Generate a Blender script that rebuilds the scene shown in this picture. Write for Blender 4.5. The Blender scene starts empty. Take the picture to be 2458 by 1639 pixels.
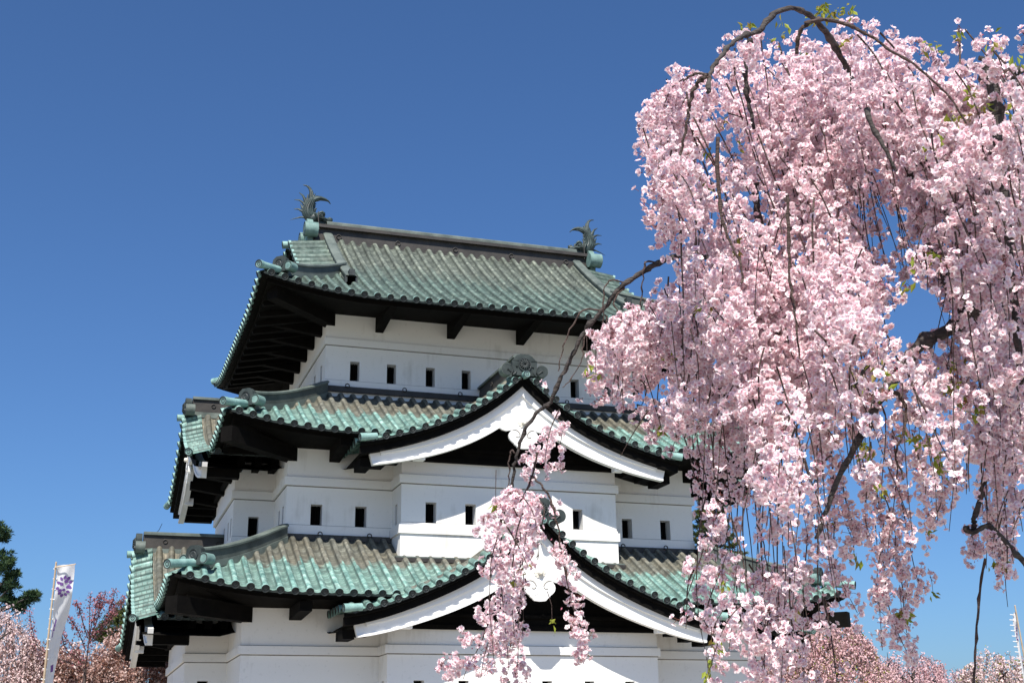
import bpy, math, random
import numpy as np
C = bpy.context.scene.collection
R = math.radians
# ---------------------------------------------------------------- camera
CAM = np.array([-9.413, -29.309, -6.952]); FPX = 3089.4; PITCH, YAW, ROLL = .3093, .3216, -.0126
def cam_axes():
    cp, sp, cy, sy = math.cos(PITCH), math.sin(PITCH), math.cos(YAW), math.sin(YAW)
    f = np.array([sy*cp, cy*cp, sp]); r = np.array([cy, -sy, 0.0]); u = np.cross(r, f)
    return f, math.cos(ROLL)*r + math.sin(ROLL)*u, -math.sin(ROLL)*r + math.cos(ROLL)*u
FW, RT, UP = cam_axes()
def at(px, py, dist):
    """world point at photo pixel and depth along the view axis (used once, to place real geometry)"""
    return CAM + dist*(FW + RT*(px-1229)/FPX - UP*(py-819.5)/FPX)
from mathutils import Matrix, Vector
cam = bpy.data.cameras.new('camera'); co = bpy.data.objects.new('camera', cam); C.objects.link(co)
cam.sensor_width = 36; cam.lens = 36*FPX/2458; cam.clip_start = .1; cam.clip_end = 6000
co.matrix_world = Matrix(((RT[0], UP[0], -FW[0], CAM[0]), (RT[1], UP[1], -FW[1], CAM[1]), (RT[2], UP[2], -FW[2], CAM[2]), (0, 0, 0, 1)))
bpy.context.scene.camera = co
# ---------------------------------------------------------------- light
SUN_EL, SUN_AZ = 53.0, 25.0            # azimuth left of the facade normal
w = bpy.data.worlds.new('World'); bpy.context.scene.world = w; w.use_nodes = True
nt = w.node_tree; nt.nodes.clear()
sky = nt.nodes.new('ShaderNodeTexSky'); sky.sky_type = 'NISHITA'; sky.sun_disc = False
sky.sun_elevation = R(SUN_EL); sky.sun_rotation = R(180+SUN_AZ)
sky.altitude = 0; sky.air_density = 1.0; sky.dust_density = 1.0; sky.ozone_density = 10.0
bg = nt.nodes.new('ShaderNodeBackground'); bg.inputs[1].default_value = .078
tn = nt.nodes.new('ShaderNodeMix'); tn.data_type = 'RGBA'; tn.blend_type = 'MULTIPLY'; tn.inputs[0].default_value = 1; tn.inputs[7].default_value = (.76, .89, 1, 1)
out = nt.nodes.new('ShaderNodeOutputWorld')
nt.links.new(sky.outputs[0], tn.inputs[6]); nt.links.new(tn.outputs[2], bg.inputs[0]); nt.links.new(bg.outputs[0], out.inputs[0])
sl = bpy.data.lights.new('sun', 'SUN'); sl.energy = 4.4; sl.angle = R(.53); sl.color = (1, .955, .88)
so = bpy.data.objects.new('sun', sl); C.objects.link(so)
sd = Vector((math.sin(R(SUN_AZ))*math.cos(R(SUN_EL)), math.cos(R(SUN_AZ))*math.cos(R(SUN_EL)), -math.sin(R(SUN_EL))))
so.rotation_euler = sd.to_track_quat('-Z', 'Y').to_euler(); so.location = (-20, -60, 60)
vs = bpy.context.scene.view_settings
vs.view_transform = 'Standard'; vs.look = 'None'; vs.gamma = 1; vs.use_curve_mapping = False; vs.exposure = .70
bpy.context.scene.cycles.max_bounces = 8
rng = np.random.default_rng(7); random.seed(7)
GZ = -8.55                                  # ground level
# ---------------------------------------------------------------- mesh helpers
class MB:
    def __init__(s): s.v = []; s.n = 0; s.f = []; s.m = []; s.uv = []; s.sm = []; s.col = []
    def add(s, V, F, m=0, uv=None, smooth=False):
        V = np.asarray(V, float).reshape(-1, 3); F = np.asarray(F, np.int64)
        if F.ndim == 1: F = F[None]
        s.v.append(V); s.f.append(F+s.n); s.n += len(V)
        s.m.append(np.full(len(F), m)); s.sm.append(np.full(len(F), smooth))
        s.uv.append(np.zeros((len(V), 2)) if uv is None else np.asarray(uv, float).reshape(-1, 2))
    def grid(s, P, m=0, uv=None, smooth=True, wrap=False):
        P = np.asarray(P, float); a, b = P.shape[:2]; I = np.arange(a*b).reshape(a, b)
        if wrap: I = np.concatenate([I, I[:, :1]], 1)
        F = np.stack([I[:-1, :-1], I[1:, :-1], I[1:, 1:], I[:-1, 1:]], -1).reshape(-1, 4)
        s.add(P.reshape(-1, 3), F, m, uv, smooth)
    def hexa(s, c, m=0):                     # 8 corners: bottom 4 ccw, top 4
        s.add(c, [[0, 3, 2, 1], [4, 5, 6, 7], [0, 1, 5, 4], [1, 2, 6, 5], [2, 3, 7, 6], [3, 0, 4, 7]], m)
    def box(s, x0, x1, y0, y1, z0, z1, m=0):
        s.hexa([(x0, y0, z0), (x1, y0, z0), (x1, y1, z0), (x0, y1, z0), (x0, y0, z1), (x1, y0, z1), (x1, y1, z1), (x0, y1, z1)], m)
    def obox(s, c, ax, ay, az, m=0):          # centre and half-axis vectors
        c, ax, ay, az = map(np.asarray, (c, ax, ay, az))
        s.hexa([c-ax-ay-az, c+ax-ay-az, c+ax+ay-az, c-ax+ay-az, c-ax-ay+az, c+ax-ay+az, c+ax+ay+az, c-ax+ay+az], m)
    def tube(s, P, r, n=8, m=0, caps=True, flat=None, smooth=True):
        P = np.asarray(P, float); k = len(P); r = np.broadcast_to(np.asarray(r, float), (k,))
        T = np.gradient(P, axis=0); T /= np.linalg.norm(T, axis=1)[:, None]+1e-9
        ref = np.array([0, 0, 1.]) if abs(T[:, 2]).mean() < .8 else np.array([1., 0, 0])
        if flat is not None: ref = np.asarray(flat[0], float)
        A = np.cross(T, ref); A /= np.linalg.norm(A, axis=1)[:, None]+1e-9; B = np.cross(T, A)
        th = np.linspace(0, 2*np.pi, n, endpoint=False); fl = 1 if flat is None else flat[1]
        V = P[:, None]+r[:, None, None]*(np.cos(th)[None, :, None]*A[:, None]+fl*np.sin(th)[None, :, None]*B[:, None])
        ln = np.concatenate([[0], np.cumsum(np.linalg.norm(np.diff(P, axis=0), axis=1))])
        uv = np.stack(np.broadcast_arrays(th[None]/6.283, ln[:, None]), -1)
        s.grid(V, m, uv, smooth, wrap=True)
        if caps:
            s.add(V[0], np.arange(n)[None, ::-1], m); s.add(V[-1], np.arange(n)[None], m)
    def prism(s, poly, O, ax, az, dep, m=0):  # polygon in (ax,az), extruded by vector dep
        poly = np.asarray(poly, float); O, ax, az, dep = (np.asarray(q, float) for q in (O, ax, az, dep))
        A = O+poly[:, :1]*ax+poly[:, 1:]*az; B = A+dep; n = len(poly)
        s.add(A, np.arange(n), m); s.add(B, np.arange(n)[::-1], m)
        i = np.arange(n); j = (i+1) % n
        s.add(np.concatenate([A, B]), np.stack([i, i+n, j+n, j], -1), m)
    def build(s, name, mats, parent=None, loc=None):
        me = bpy.data.meshes.new(name); V = np.concatenate(s.v)
        if loc is not None: V = V-np.asarray(loc)
        lt = np.concatenate([np.full(len(f), f.shape[1]) for f in s.f]); li = np.concatenate([f.ravel() for f in s.f])
        ls = np.concatenate([[0], np.cumsum(lt)[:-1]])
        me.vertices.add(len(V)); me.vertices.foreach_set('co', V.ravel().astype(np.float32))
        me.loops.add(len(li)); me.loops.foreach_set('vertex_index', li.astype(np.int32))
        me.polygons.add(len(lt)); me.polygons.foreach_set('loop_start', ls.astype(np.int32)); me.polygons.foreach_set('loop_total', lt.astype(np.int32))
        me.polygons.foreach_set('material_index', np.concatenate(s.m).astype(np.int32))
        me.polygons.foreach_set('use_smooth', np.concatenate(s.sm).astype(bool))
        U = np.concatenate(s.uv)[li]; ul = me.uv_layers.new(name='UVMap'); ul.data.foreach_set('uv', U.ravel().astype(np.float32))
        for m in (mats if isinstance(mats, (list, tuple)) else [mats]): me.materials.append(m)
        me.update(calc_edges=True); me.validate()
        o = bpy.data.objects.new(name, me); C.objects.link(o)
        if parent: o.parent = parent
        if loc is not None: o.location = loc
        return o
def empty(name, loc=(0, 0, 0)):
    o = bpy.data.objects.new(name, None); C.objects.link(o); o.location = loc; o.empty_display_size = .3; return o
def tag(o, label=None, cat=None, group=None, kind=None):
    for k, v in (('label', label), ('category', cat), ('group', group), ('kind', kind)):
        if v: o[k] = v
    return o
# ---------------------------------------------------------------- materials
class NG:
    def __init__(s, name):
        s.mat = bpy.data.materials.new(name); s.mat.use_nodes = True; s.t = s.mat.node_tree
        s.b = s.t.nodes['Principled BSDF']
    def n(s, typ, **kw):
        o = s.t.nodes.new(typ)
        for k, v in kw.items():
            if k in o.inputs: o.inputs[k].default_value = v
            else: setattr(o, k, v)
        return o
    def l(s, a, b): s.t.links.new(a, b)
    def noise(s, scale, detail=4, vec=None, rough=.55):
        o = s.n('ShaderNodeTexNoise', Scale=scale, Detail=detail, Roughness=rough)
        s.l(vec if vec is not None else s.obj(), o.inputs['Vector']); return o.outputs['Fac']
    def obj(s):
        if not hasattr(s, '_o'): s._o = s.n('ShaderNodeTexCoord')
        return s._o.outputs['Object']
    def uv(s):
        if not hasattr(s, '_o'): s._o = s.n('ShaderNodeTexCoord')
        return s._o.outputs['UV']
    def ramp(s, fac, stops):
        o = s.n('ShaderNodeValToRGB'); e = o.color_ramp.elements
        while len(e) < len(stops): e.new(.5)
        for el, (p, c) in zip(e, stops): el.position = p; el.color = tuple(c)+(1,) if len(c) == 3 else c
        s.l(fac, o.inputs[0]); return o.outputs[0]
    def mix(s, fac, a, b, mode='MIX'):
        o = s.n('ShaderNodeMix', data_type='RGBA', blend_type=mode)
        for sock, v in ((o.inputs[0], fac), (o.inputs[6], a), (o.inputs[7], b)):
            if isinstance(v, (int, float)): sock.default_value = v
            elif isinstance(v, tuple): sock.default_value = v+(1,)
            else: s.l(v, sock)
        return o.outputs[2]
    def math(s, op, a, b=0.0, c=None, clamp=False):
        o = s.n('ShaderNodeMath', operation=op, use_clamp=clamp)
        for i, v in enumerate((a, b) if c is None else (a, b, c)):
            if isinstance(v, (int, float)): o.inputs[i].default_value = v
            else: s.l(v, o.inputs[i])
        return o.outputs[0]
    def mapv(s, vec, scale): 
        o = s.n('ShaderNodeMapping'); o.inputs['Scale'].default_value = scale; s.l(vec, o.inputs[0]); return o.outputs[0]
    def sep(s, vec):
        o = s.n('ShaderNodeSeparateXYZ'); s.l(vec, o.inputs[0]); return o.outputs
    def fin(s, col, rough=.7, bump=None, strength=.3, dist=.02, metal=0.0, spec=.5):
        if isinstance(col, tuple): s.b.inputs['Base Color'].default_value = col+(1,)
        else: s.l(col, s.b.inputs['Base Color'])
        if isinstance(rough, (int, float)): s.b.inputs['Roughness'].default_value = rough
        else: s.l(rough, s.b.inputs['Roughness'])
        s.b.inputs['Metallic'].default_value = metal; s.b.inputs['Specular IOR Level'].default_value = spec
        if bump is not None:
            o = s.n('ShaderNodeBump', Strength=strength, Distance=dist); s.l(bump, o.inputs['Height']); s.l(o.outputs[0], s.b.inputs['Normal'])
        return s.mat
def simple(name, c1, c2, scale=3, rough=.7, strength=.25, dist=.01, spec=.4, fine=40):
    g = NG(name); n1 = g.noise(scale, 6); n2 = g.noise(fine, 3)
    col = g.ramp(g.math('ADD', g.math('MULTIPLY', n1, .75), g.math('MULTIPLY', n2, .25)), [(.32, c1), (.68, c2)])
    return g.fin(col, rough, n2, strength, dist, spec=spec)
def plaster(name, hi, lo):
    g = NG(name); o = g.obj(); n1 = g.noise(.9, 5); n2 = g.noise(3.0, 5, g.mapv(o, (3, 3, .35))); n3 = g.noise(60, 4)
    f = g.math('ADD', g.math('MULTIPLY', n1, .7), g.math('MULTIPLY', n2, .3))
    col = g.ramp(f, [(.30, lo), (.45, hi), (.75, hi)]); n4 = g.noise(14, 6)
    spots = g.ramp(n4, [(.22, (.86, .86, .85)), (.40, (1, 1, 1))])
    col = g.mix(1.0, col, spots, 'MULTIPLY')
    return g.fin(col, .85, n3, .12, .01, spec=.25)
def roof_mat(name, kind):
    """copper tiles: UV x = roll number, UV y = metres up from the eave"""
    g = NG(name); uv = g.uv(); sp = g.sep(uv); U, V = sp[0], sp[1]; o = g.obj()
    cell = g.n('ShaderNodeTexWhiteNoise', noise_dimensions='1D'); g.l(g.math('FLOOR', g.math('ADD', U, .5)), cell.inputs['W'])
    rn = cell.outputs['Value']
    n1 = g.noise(1.1, 6); n2 = g.noise(7, 6); n3 = g.noise(2.2, 5, g.mapv(o, (4, 4, .6))); n4 = g.noise(38, 4)
    # plates lapped along each roll and pan
    du = g.math('ABSOLUTE', g.math('SUBTRACT', g.math('FRACT', g.math('ADD', U, .5)), .5))   # 0 at roll centre
    onroll = g.math('LESS_THAN', du, .275)
    per = g.mix(onroll, (.24, .24, .24), (.105, .105, .105))
    ph = g.math('ADD', g.math('DIVIDE', V, per), g.math('MULTIPLY', rn, 3.0))
    fr = g.math('FRACT', ph)
    joint = g.math('MULTIPLY', g.math('MULTIPLY', g.math('LESS_THAN', fr, .16), g.math('GREATER_THAN', n2, .40)), g.math('ADD', .3, g.math('MULTIPLY', onroll, .7)))
    rowid = g.n('ShaderNodeTexWhiteNoise', noise_dimensions='2D'); cb = g.n('ShaderNodeCombineXYZ')
    g.l(g.math('FLOOR', ph), cb.inputs[0]); g.l(g.math('FLOOR', g.math('ADD', U, .5)), cb.inputs[1]); g.l(cb.outputs[0], rowid.inputs['Vector'])
    if kind == 'lower':
        green = g.ramp(n2, [(.3, (.07, .165, .148)), (.5, (.17, .315, .275)), (.7, (.36, .52, .46))])
        green = g.mix(g.math('MULTIPLY', onroll, .45), green, (.21, .31, .265))
        brown = g.ramp(g.math('ADD', g.math('MULTIPLY', n3, .6), g.math('MULTIPLY', n2, .4)), [(.3, (.078, .076, .062)), (.5, (.15, .149, .122)), (.7, (.26, .262, .222))])
        rust = g.ramp(n1, [(.42, (1, 1, 1)), (.66, (1.0, .90, .80))]); brown = g.mix(1.0, brown, rust, 'MULTIPLY')
        edge = g.math('ADD', 1.18, g.math('ADD', g.math('MULTIPLY', g.math('SUBTRACT', n1, .5), 1.0), g.math('ADD', g.math('MULTIPLY', rn, .35), g.math('MULTIPLY', g.math('SUBTRACT', n2, .5), .5))))
        t = g.math('MULTIPLY', g.math('SUBTRACT', V, edge), 5.0, clamp=True)
        col = g.mix(t, green, brown); col = g.mix(g.math('MULTIPLY', onroll, .6), col, g.mix(1.0, col, (.66, .68, .68), 'MULTIPLY'))
    else:
        green = g.ramp(n2, [(.28, (.05, .085, .07)), (.5, (.10, .15, .125)), (.72, (.20, .26, .22))])
        pale = g.ramp(g.math('ADD', g.math('MULTIPLY', n3, .6), g.math('MULTIPLY', n2, .4)), [(.3, (.06, .075, .058)), (.5, (.13, .15, .12)), (.7, (.30, .325, .265))])
        t = g.math('MULTIPLY', g.math('SUBTRACT', V, g.math('ADD', 1.0, g.math('MULTIPLY', n1, 2.4))), .8, clamp=True)
        col = g.mix(t, green, pale); col = g.mix(g.math('MULTIPLY', onroll, .75), col, g.mix(1.0, col, (.50, .53, .54), 'MULTIPLY'))
    groove = g.math('MULTIPLY', g.math('GREATER_THAN', du, .262), g.math('LESS_THAN', du, .325)); col = g.mix(g.math('MULTIPLY', groove, g.math('MULTIPLY', n2, 1.1, clamp=True)), col, (.022, .026, .022))
    streak = g.ramp(g.noise(1.0, 6, g.mapv(uv, (2.3, .55, 1))), [(.34, (.55, .56, .55)), (.52, (1, 1, 1)), (.72, (1.12, 1.12, 1.1))]); col = g.mix(.85, col, streak, 'MULTIPLY')
    tint = g.ramp(rowid.outputs['Value'], [(0, (.66, .67, .67)), (.5, (1, 1, 1)), (1, (1.18, 1.16, 1.13))])
    col = g.mix(1.0, col, tint, 'MULTIPLY')
    col = g.mix(g.math('MULTIPLY', joint, .62), col, (.05, .055, .045))
    col = g.mix(g.math('MULTIPLY', g.math('LESS_THAN', n4, .36), .35), col, (.08, .08, .065))
    h = g.math('ADD', g.math('MULTIPLY', fr, .8), g.math('MULTIPLY', n4, .25))
    return g.fin(col, .62, h, .55, .018, spec=.45)
M = {}
M['plaster'] = plaster('lime_plaster', (.84, .82, .78), (.66, .635, .585))
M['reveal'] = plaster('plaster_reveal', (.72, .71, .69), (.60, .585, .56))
M['white_wood'] = plaster('white_painted_board', (.84, .83, .80), (.76, .745, .71))
M['line'] = simple('grey_groove_line', (.30, .27, .23), (.42, .38, .33))
M['low'] = roof_mat('copper_tiles_lower', 'lower')
M['top'] = roof_mat('copper_tiles_top', 'top')
M['verd'] = simple('verdigris_copper', (.13, .25, .225), (.31, .48, .435), 5, .6)
M['ridge'] = simple('dark_ridge_copper', (.020, .018, .016), (.062, .054, .047), 2.5, .55)
M['hipd'] = simple('dull_ridge_copper', (.030, .037, .033), (.11, .125, .11), 2.2, .6)
M['verd2'] = simple('dull_verdigris', (.09, .16, .145), (.22, .34, .305), 5, .6)
M['grime_shadow'] = simple('joint_grime_shadow', (.10, .095, .085), (.26, .245, .22), 3)  # groove shadow and joint dirt, both painted into one dark colour
M['hipr'] = simple('weathered_ridge_copper', (.05, .066, .059), (.165, .192, .167), 2.2, .6)
M['oni'] = simple('slate_copper', (.020, .027, .027), (.062, .075, .072), 4, .65, spec=.15)
M['capd'] = simple('dark_cap_copper', (.014, .018, .018), (.045, .054, .052), 9, .55)
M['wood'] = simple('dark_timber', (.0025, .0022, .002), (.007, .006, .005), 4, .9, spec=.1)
M['void'] = simple('window_shutter', (.004, .004, .004), (.008, .008, .008), 4, .95, spec=.02)
M['fish'] = simple('bronze_fish', (.010, .015, .0145), (.055, .085, .08), 7, .5)
M['cream'] = simple('cream_boss', (.70, .65, .55), (.84, .80, .71), 12, .7)
# ---------------------------------------------------------------- castle keep
YC = 4.2
keep = empty('castle_keep', (0, YC, GZ)); bpy.context.view_layer.update()
KL = np.array([0, YC, GZ])
tag(keep, 'three storey white walled castle keep with green copper tiled roofs and two white gables', 'castle')
def kp(mb, name, mats, parent=keep, label=None):
    o = mb.build(name, mats, parent)
    if parent is keep: o.location = -KL
    if label: o['label'] = label
    return o
OFF = np.array([-.5, -.40, -.29, -.27, -.25, -.19, -.1, 0, .1, .19, .25, .27, .29, .40])
def prof(pitch, r):
    h = np.zeros(len(OFF)); a = np.abs(OFF)
    roll = a <= .27
    h[roll] = .015+r*np.sqrt(np.maximum(0, 1-(OFF[roll]/.27)**2)); h[a > .27] = .018*((a[a > .27]-.5)/.23)**2
    return h
def nrm(S, U, V, e=1e-3):
    du = S(U+e, V)-S(U-e, V); dv = S(U, V+e)-S(U, V-e); n = np.cross(du, dv)
    n /= np.linalg.norm(n, axis=-1)[..., None]+1e-12
    return np.where(n[..., 2:3] < 0, -n, n)
def cap_disc(mb, c, ax, r, ln=.07, mr=1, md=2, n=16):
    """round tile end: short sleeve, raised rim, sunk dark face with a ring"""
    ax = np.asarray(ax)/np.linalg.norm(ax); ref = np.array([0, 0, 1.]) if abs(ax[2]) < .9 else np.array([1., 0, 0])
    A = np.cross(ax, ref); A /= np.linalg.norm(A); B = np.cross(A, ax)
    th = np.linspace(0, 2*np.pi, n, endpoint=False); ring = np.cos(th)[:, None]*A+np.sin(th)[:, None]*B
    prof_ = [(r*.97, -ln), (r, 0), (r*.80, .004), (r*.78, -.014), (r*.50, -.014), (r*.46, -.004), (r*.34, -.004), (r*.30, -.014), (r*.12, -.012), (.001, -.006)]
    P = np.array([c+ring*q+ax*d for q, d in prof_])
    mb.grid(P[:2], mr, smooth=True, wrap=True); mb.grid(P[1:], md, smooth=True, wrap=True)
def tile_field(mb, S, centres, pitch, r, vlo, vhi, nv, caps=True, ucl=None, capr=.085, uoff=0, m=0, lip=True, vshift=0.0, vcut=None):
    centres = np.asarray(centres); h0 = prof(pitch, r)
    U = (centres[:, None]+OFF[None]*pitch).ravel(); H = np.tile(h0, len(centres)); U = np.append(U, centres[-1]+.5*pitch); H = np.append(H, h0[0])
    if ucl is not None:
        k = (U >= ucl[0]) & (U <= ucl[1]); U, H = U[k], H[k]
    lo = vcut(U) if vcut is not None else np.full(len(U), vlo)
    hi = np.maximum(vhi(U), lo+.004); T = np.linspace(0, 1, nv)
    Vg = lo[:, None]+(hi-lo)[:, None]*T[None]; Ug = np.repeat(U[:, None], nv, 1)
    P = S(Ug, Vg); N = nrm(S, Ug, Vg)
    jig = 1+.06*np.sin(Ug*9.1+Vg*3.7)*np.sin(Vg*5.3+Ug*1.7)
    P = P+N*(H[:, None]*jig)[..., None]
    mb.grid(P, m, np.stack([Ug/pitch+uoff, Vg+vshift], -1))
    if lip:
        e = P[:, 0]; d = S(U, np.full(len(U), vlo))-N[:, 0]*.045; G = np.stack([e, d], 1)
        if vcut is None: mb.grid(G, 3, smooth=False)
        else:
            for sel in (U < 0, U > 0):
                k = sel & (lo <= vlo+1e-6); mb.grid(G[k], 3, smooth=False)
    if caps:
        for u in centres:
            if ucl is not None and not ucl[0] < u < ucl[1]: continue
            if vcut is not None and vcut(np.array([u]))[0] > vlo+1e-6: continue
            a = S(np.array(u), np.array(vlo)); b = S(np.array(u), np.array(vlo+.01)); n = nrm(S, np.array([u]), np.array([vlo]))[0]
            cap_disc(mb, a+n*.03+(a-b)/np.linalg.norm(a-b)*.03, a-b, capr*(1+.03*math.sin(u*17)))
# plan faces: outward, along
FACES = [((0, -1), (1, 0)), ((1, 0), (0, 1)), ((0, 1), (-1, 0)), ((-1, 0), (0, -1))]
class Tier:
    def __init__(s, ex, ey, ze, c1, c2, lift, decay, run): s.__dict__.update(locals())
    def z(s, d, sv):                        # d: distance from the corner along the eave
        L = s.lift*np.maximum(0, 1-d/s.decay)**2.2
        return s.ze+s.c1*sv+s.c2*sv*sv+L*(1-.8*np.clip(sv/s.run, 0, 1.2))
    def S(s, k):
        (ox, oy), (ax, ay) = FACES[k]; ea, eo = (s.ex, s.ey) if k % 2 == 0 else (s.ey, s.ex)
        def f(u, v):
            u, v = np.broadcast_arrays(u, v)
            return np.stack([ax*u+ox*(eo-v), YC+ay*u+oy*(eo-v), s.z(ea-np.abs(u), v)], -1)
        return f, ea, eo
    def hip(s, sx, sy, t): return np.stack([sx*(s.ex-t), YC+sy*(s.ey-t), s.z(t, t)], -1)
T1 = Tier(7.80, 6.93, -3.775, .50, .020, .36, 3.0, 2.75)
T2 = Tier(6.80, 5.85, -.075, .49, .030, .36, 3.0, 2.70)
T3 = Tier(6.10, 5.13, 3.415, .50, .034, .40, 3.1, 2.4)
def ridge_box(mb, P, wd, ht, m=0, mc=1, lift=0.0, cap=.07, plinth=True):
    """ridge along a path: body, projecting top strip, thin plinth"""
    P = np.asarray(P, float); T = np.gradient(P, axis=0); T[:, 2] = 0; T /= np.linalg.norm(T, axis=1)[:, None]; Nn = np.stack([-T[:, 1], T[:, 0], 0*T[:, 0]], -1)
    Z = np.array([0, 0, 1.])
    def loft(sec, mm):
        G = np.stack([P+Nn*a+Z*(b+lift) for a, b in sec], 1); mb.grid(G, mm, smooth=False, wrap=True)
        for q in (0, -1): mb.add(G[q], np.arange(len(sec)), mm)
    h = wd/2
    loft([(-h, -.12), (h, -.12), (h, ht-cap), (-h, ht-cap)], m)
    loft([(-h*1.32, ht-cap), (h*1.32, ht-cap), (h*1.32, ht-cap*.4), (h*.8, ht), (-h*.8, ht), (-h*1.32, ht-cap*.4)], mc)
    if plinth: loft([(-h*1.22, -.1), (h*1.22, -.1), (h*1.22, .045), (-h*1.22, .045)], mc)
def drum(mb, c, ax, r, ln, m=0, md=1):
    ax = np.asarray(ax, float); ax /= np.linalg.norm(ax)
    mb.tube([c-ax*ln/2, c+ax*ln/2], r, 20, m)
def roof_tier(T, name, mat, pitch, walltop, run_f, run_s, wallx, wally, xlimit=None, side_run=None, gprof=None):
    mb = MB(); SOF = []
    if gprof is not None:                   # the eave stops where a gable breaks through it
        vt = np.linspace(0, 3, 301)
        def vcut(U):
            zg = np.polyval(gprof, np.minimum(np.abs(U), 3.8))-.06; zm = T.z(99.0, vt); v = np.interp(zg, zm, vt)
            return np.where(np.abs(U) < 3.6, np.where(v < .05, 0, v), 0.0)
    else: vcut = None
    for k in range(4):
        S, ea, eo = T.S(k); n = int(ea/pitch); cs = (np.arange(-n, n)+.5)*pitch; run = run_f if k % 2 == 0 else run_s
        if xlimit is None: vhi = lambda U, ea=ea, run=run: np.minimum(run, ea-np.abs(U))
        elif k % 2 == 0: vhi = lambda U, ea=ea, run=run: np.where(np.abs(U) <= xlimit+.02, run, np.minimum(ea-np.abs(U), run))
        else: vhi = lambda U, ea=ea: np.minimum(side_run, ea-np.abs(U))
        tile_field(mb, S, cs, pitch, .090, 0.0, vhi, 15, ucl=(-ea+.05, ea-.05), vcut=vcut if k != 2 else None)
        # soffit and eave boards (dark timber) in one sweep, broken where a gable stands
        wl = (eo-(wally if k % 2 == 0 else wallx)); parts = [(-ea+.06, ea-.06)] if vcut is None or k == 2 else [(-ea+.06, -2.75), (2.75, ea-.06)]
        for ua, ub in parts:
            sof = MB(); us = np.linspace(ua, ub, 33)
            def strip(v, dz):
                u = np.clip(us, -(ea-v), ea-v); p = S(u, np.full(len(u), v)); p[:, 2] += dz; return p
            inn = strip(wl, 0); inn[:, 2] = walltop
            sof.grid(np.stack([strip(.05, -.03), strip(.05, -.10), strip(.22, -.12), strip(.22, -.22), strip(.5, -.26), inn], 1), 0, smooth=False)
            if k != 0:                        # rafters under the boards
                for u in np.arange(ua+.9, ub-.3, .62):
                    if abs(u) > ea-1.1: continue
                    a = S(np.array(u), np.array(.24)); a[2] -= .25; b = S(np.array(u), np.array(min(wl, ea-abs(u)))); b[2] = walltop-.01
                    if np.linalg.norm(b-a) < .3: continue
                    t = b-a; al = np.array([FACES[k][1][0], FACES[k][1][1], 0.]); up = np.cross(al, t); up /= np.linalg.norm(up)
                    sof.obox((a+b)/2, al*.07, t/2, up*.06)
            SOF.append(sof)
    ro = kp(mb, 'roof', [mat, M['verd'], M['capd'], M['oni']]); ro['label'] = name
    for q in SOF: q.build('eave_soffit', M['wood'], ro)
    return ro
def onigawara_corner(mb, c, out):
    """small scrolled end tile closing a corner ridge; out is the horizontal facing direction"""
    out = np.asarray(out, float); sd_ = np.array([-out[1], out[0], 0]); Z = np.array([0, 0, 1.])
    poly = [(-.18, -.20), (.18, -.20), (.20, .02), (.18, .13), (.09, .20), (-.09, .20), (-.18, .13), (-.20, .02)]
    mb.prism(poly, c-out*.05, sd_, Z, out*.14, 0)
    cap_disc(mb, c+out*.11+Z*.01, out, .125, .06, 0, 2)
    for s in (-1, 1):
        q = c+sd_*s*.26-Z*.08
        mb.tube([q-out*.16, q+out*.09], .115, 18, 1)
        cap_disc(mb, q+out*.092, out, .11, .02, 0, 0)
def corner_ridges(T, ro, t0, t1, ht):
    for sx in (-1, 1):
        for sy in (-1, 1):
            mb = MB(); tt = np.linspace(t0, t1, 12); P = T.hip(sx, sy, tt); e = np.linspace(0, 1, 12)
            P[:, 2] += .05+.05*e**3
            ridge_box(mb, P, .20, ht, 0, 1, cap=.07)
            out = np.array([sx, sy, 0])/math.sqrt(2)
            mb.build('corner_ridge', [M['hipd'], M['hipr']], ro)
            mo = MB(); c = P[-1]+out*.10+np.array([0, 0, .16]); onigawara_corner(mo, c, out)
            mo.build('ridge_end_tile', [M['oni'], M['verd2'], M['capd']], ro)
            mt = MB(); a = T.hip(sx, sy, np.array(t1+.25)); b = T.hip(sx, sy, np.array(0.05))+out*.14+np.array([0, 0, .02])
            a = a+np.array([0, 0, .10]); b = b+np.array([0, 0, .10]); mt.tube([a, b], .088, 14, 0); cap_disc(mt, b+(b-a)/np.linalg.norm(b-a)*.012, b-a, .10, .13, 0, 2)
            mt.build('corner_tile', [M['verd'], M['verd'], M['capd']], ro)
G2P = np.polyfit([.25, .5, .75, 1.02, 1.29, 2.153, 2.748, 3.362, 3.84], [1.30, 1.09, .905, .717, .557, .155, -.055, -.223, -.325], 4)
G1P = np.polyfit([.282, .509, .747, .989, 1.265, 1.543, 2.383, 2.957, 3.258, 3.829, 4.32], [-2.243, -2.455, -2.649, -2.835, -3.012, -3.168, -3.569, -3.791, -3.9, -4.06, -4.14], 4)
r1 = roof_tier(T1, 'lowest roof of turquoise and brown copper tiles', M['low'], .302, -3.92, 2.72, 2.72, 6.12, 5.23, gprof=G1P)
r2 = roof_tier(T2, 'middle roof of turquoise and brown copper tiles', M['low'], .302, -.13, 2.66, 2.66, 5.13, 4.13, gprof=G2P)
r3 = roof_tier(T3, 'top roof of grey green copper tiles', M['top'], .3165, 3.63, 4.95, 2.2, 4.14, 3.0, xlimit=3.72, side_run=2.0)
corner_ridges(T1, r1, 2.62, .62, .34); corner_ridges(T2, r2, 2.62, .62, .34); corner_ridges(T3, r3, 2.36, .62, .30)
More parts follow.
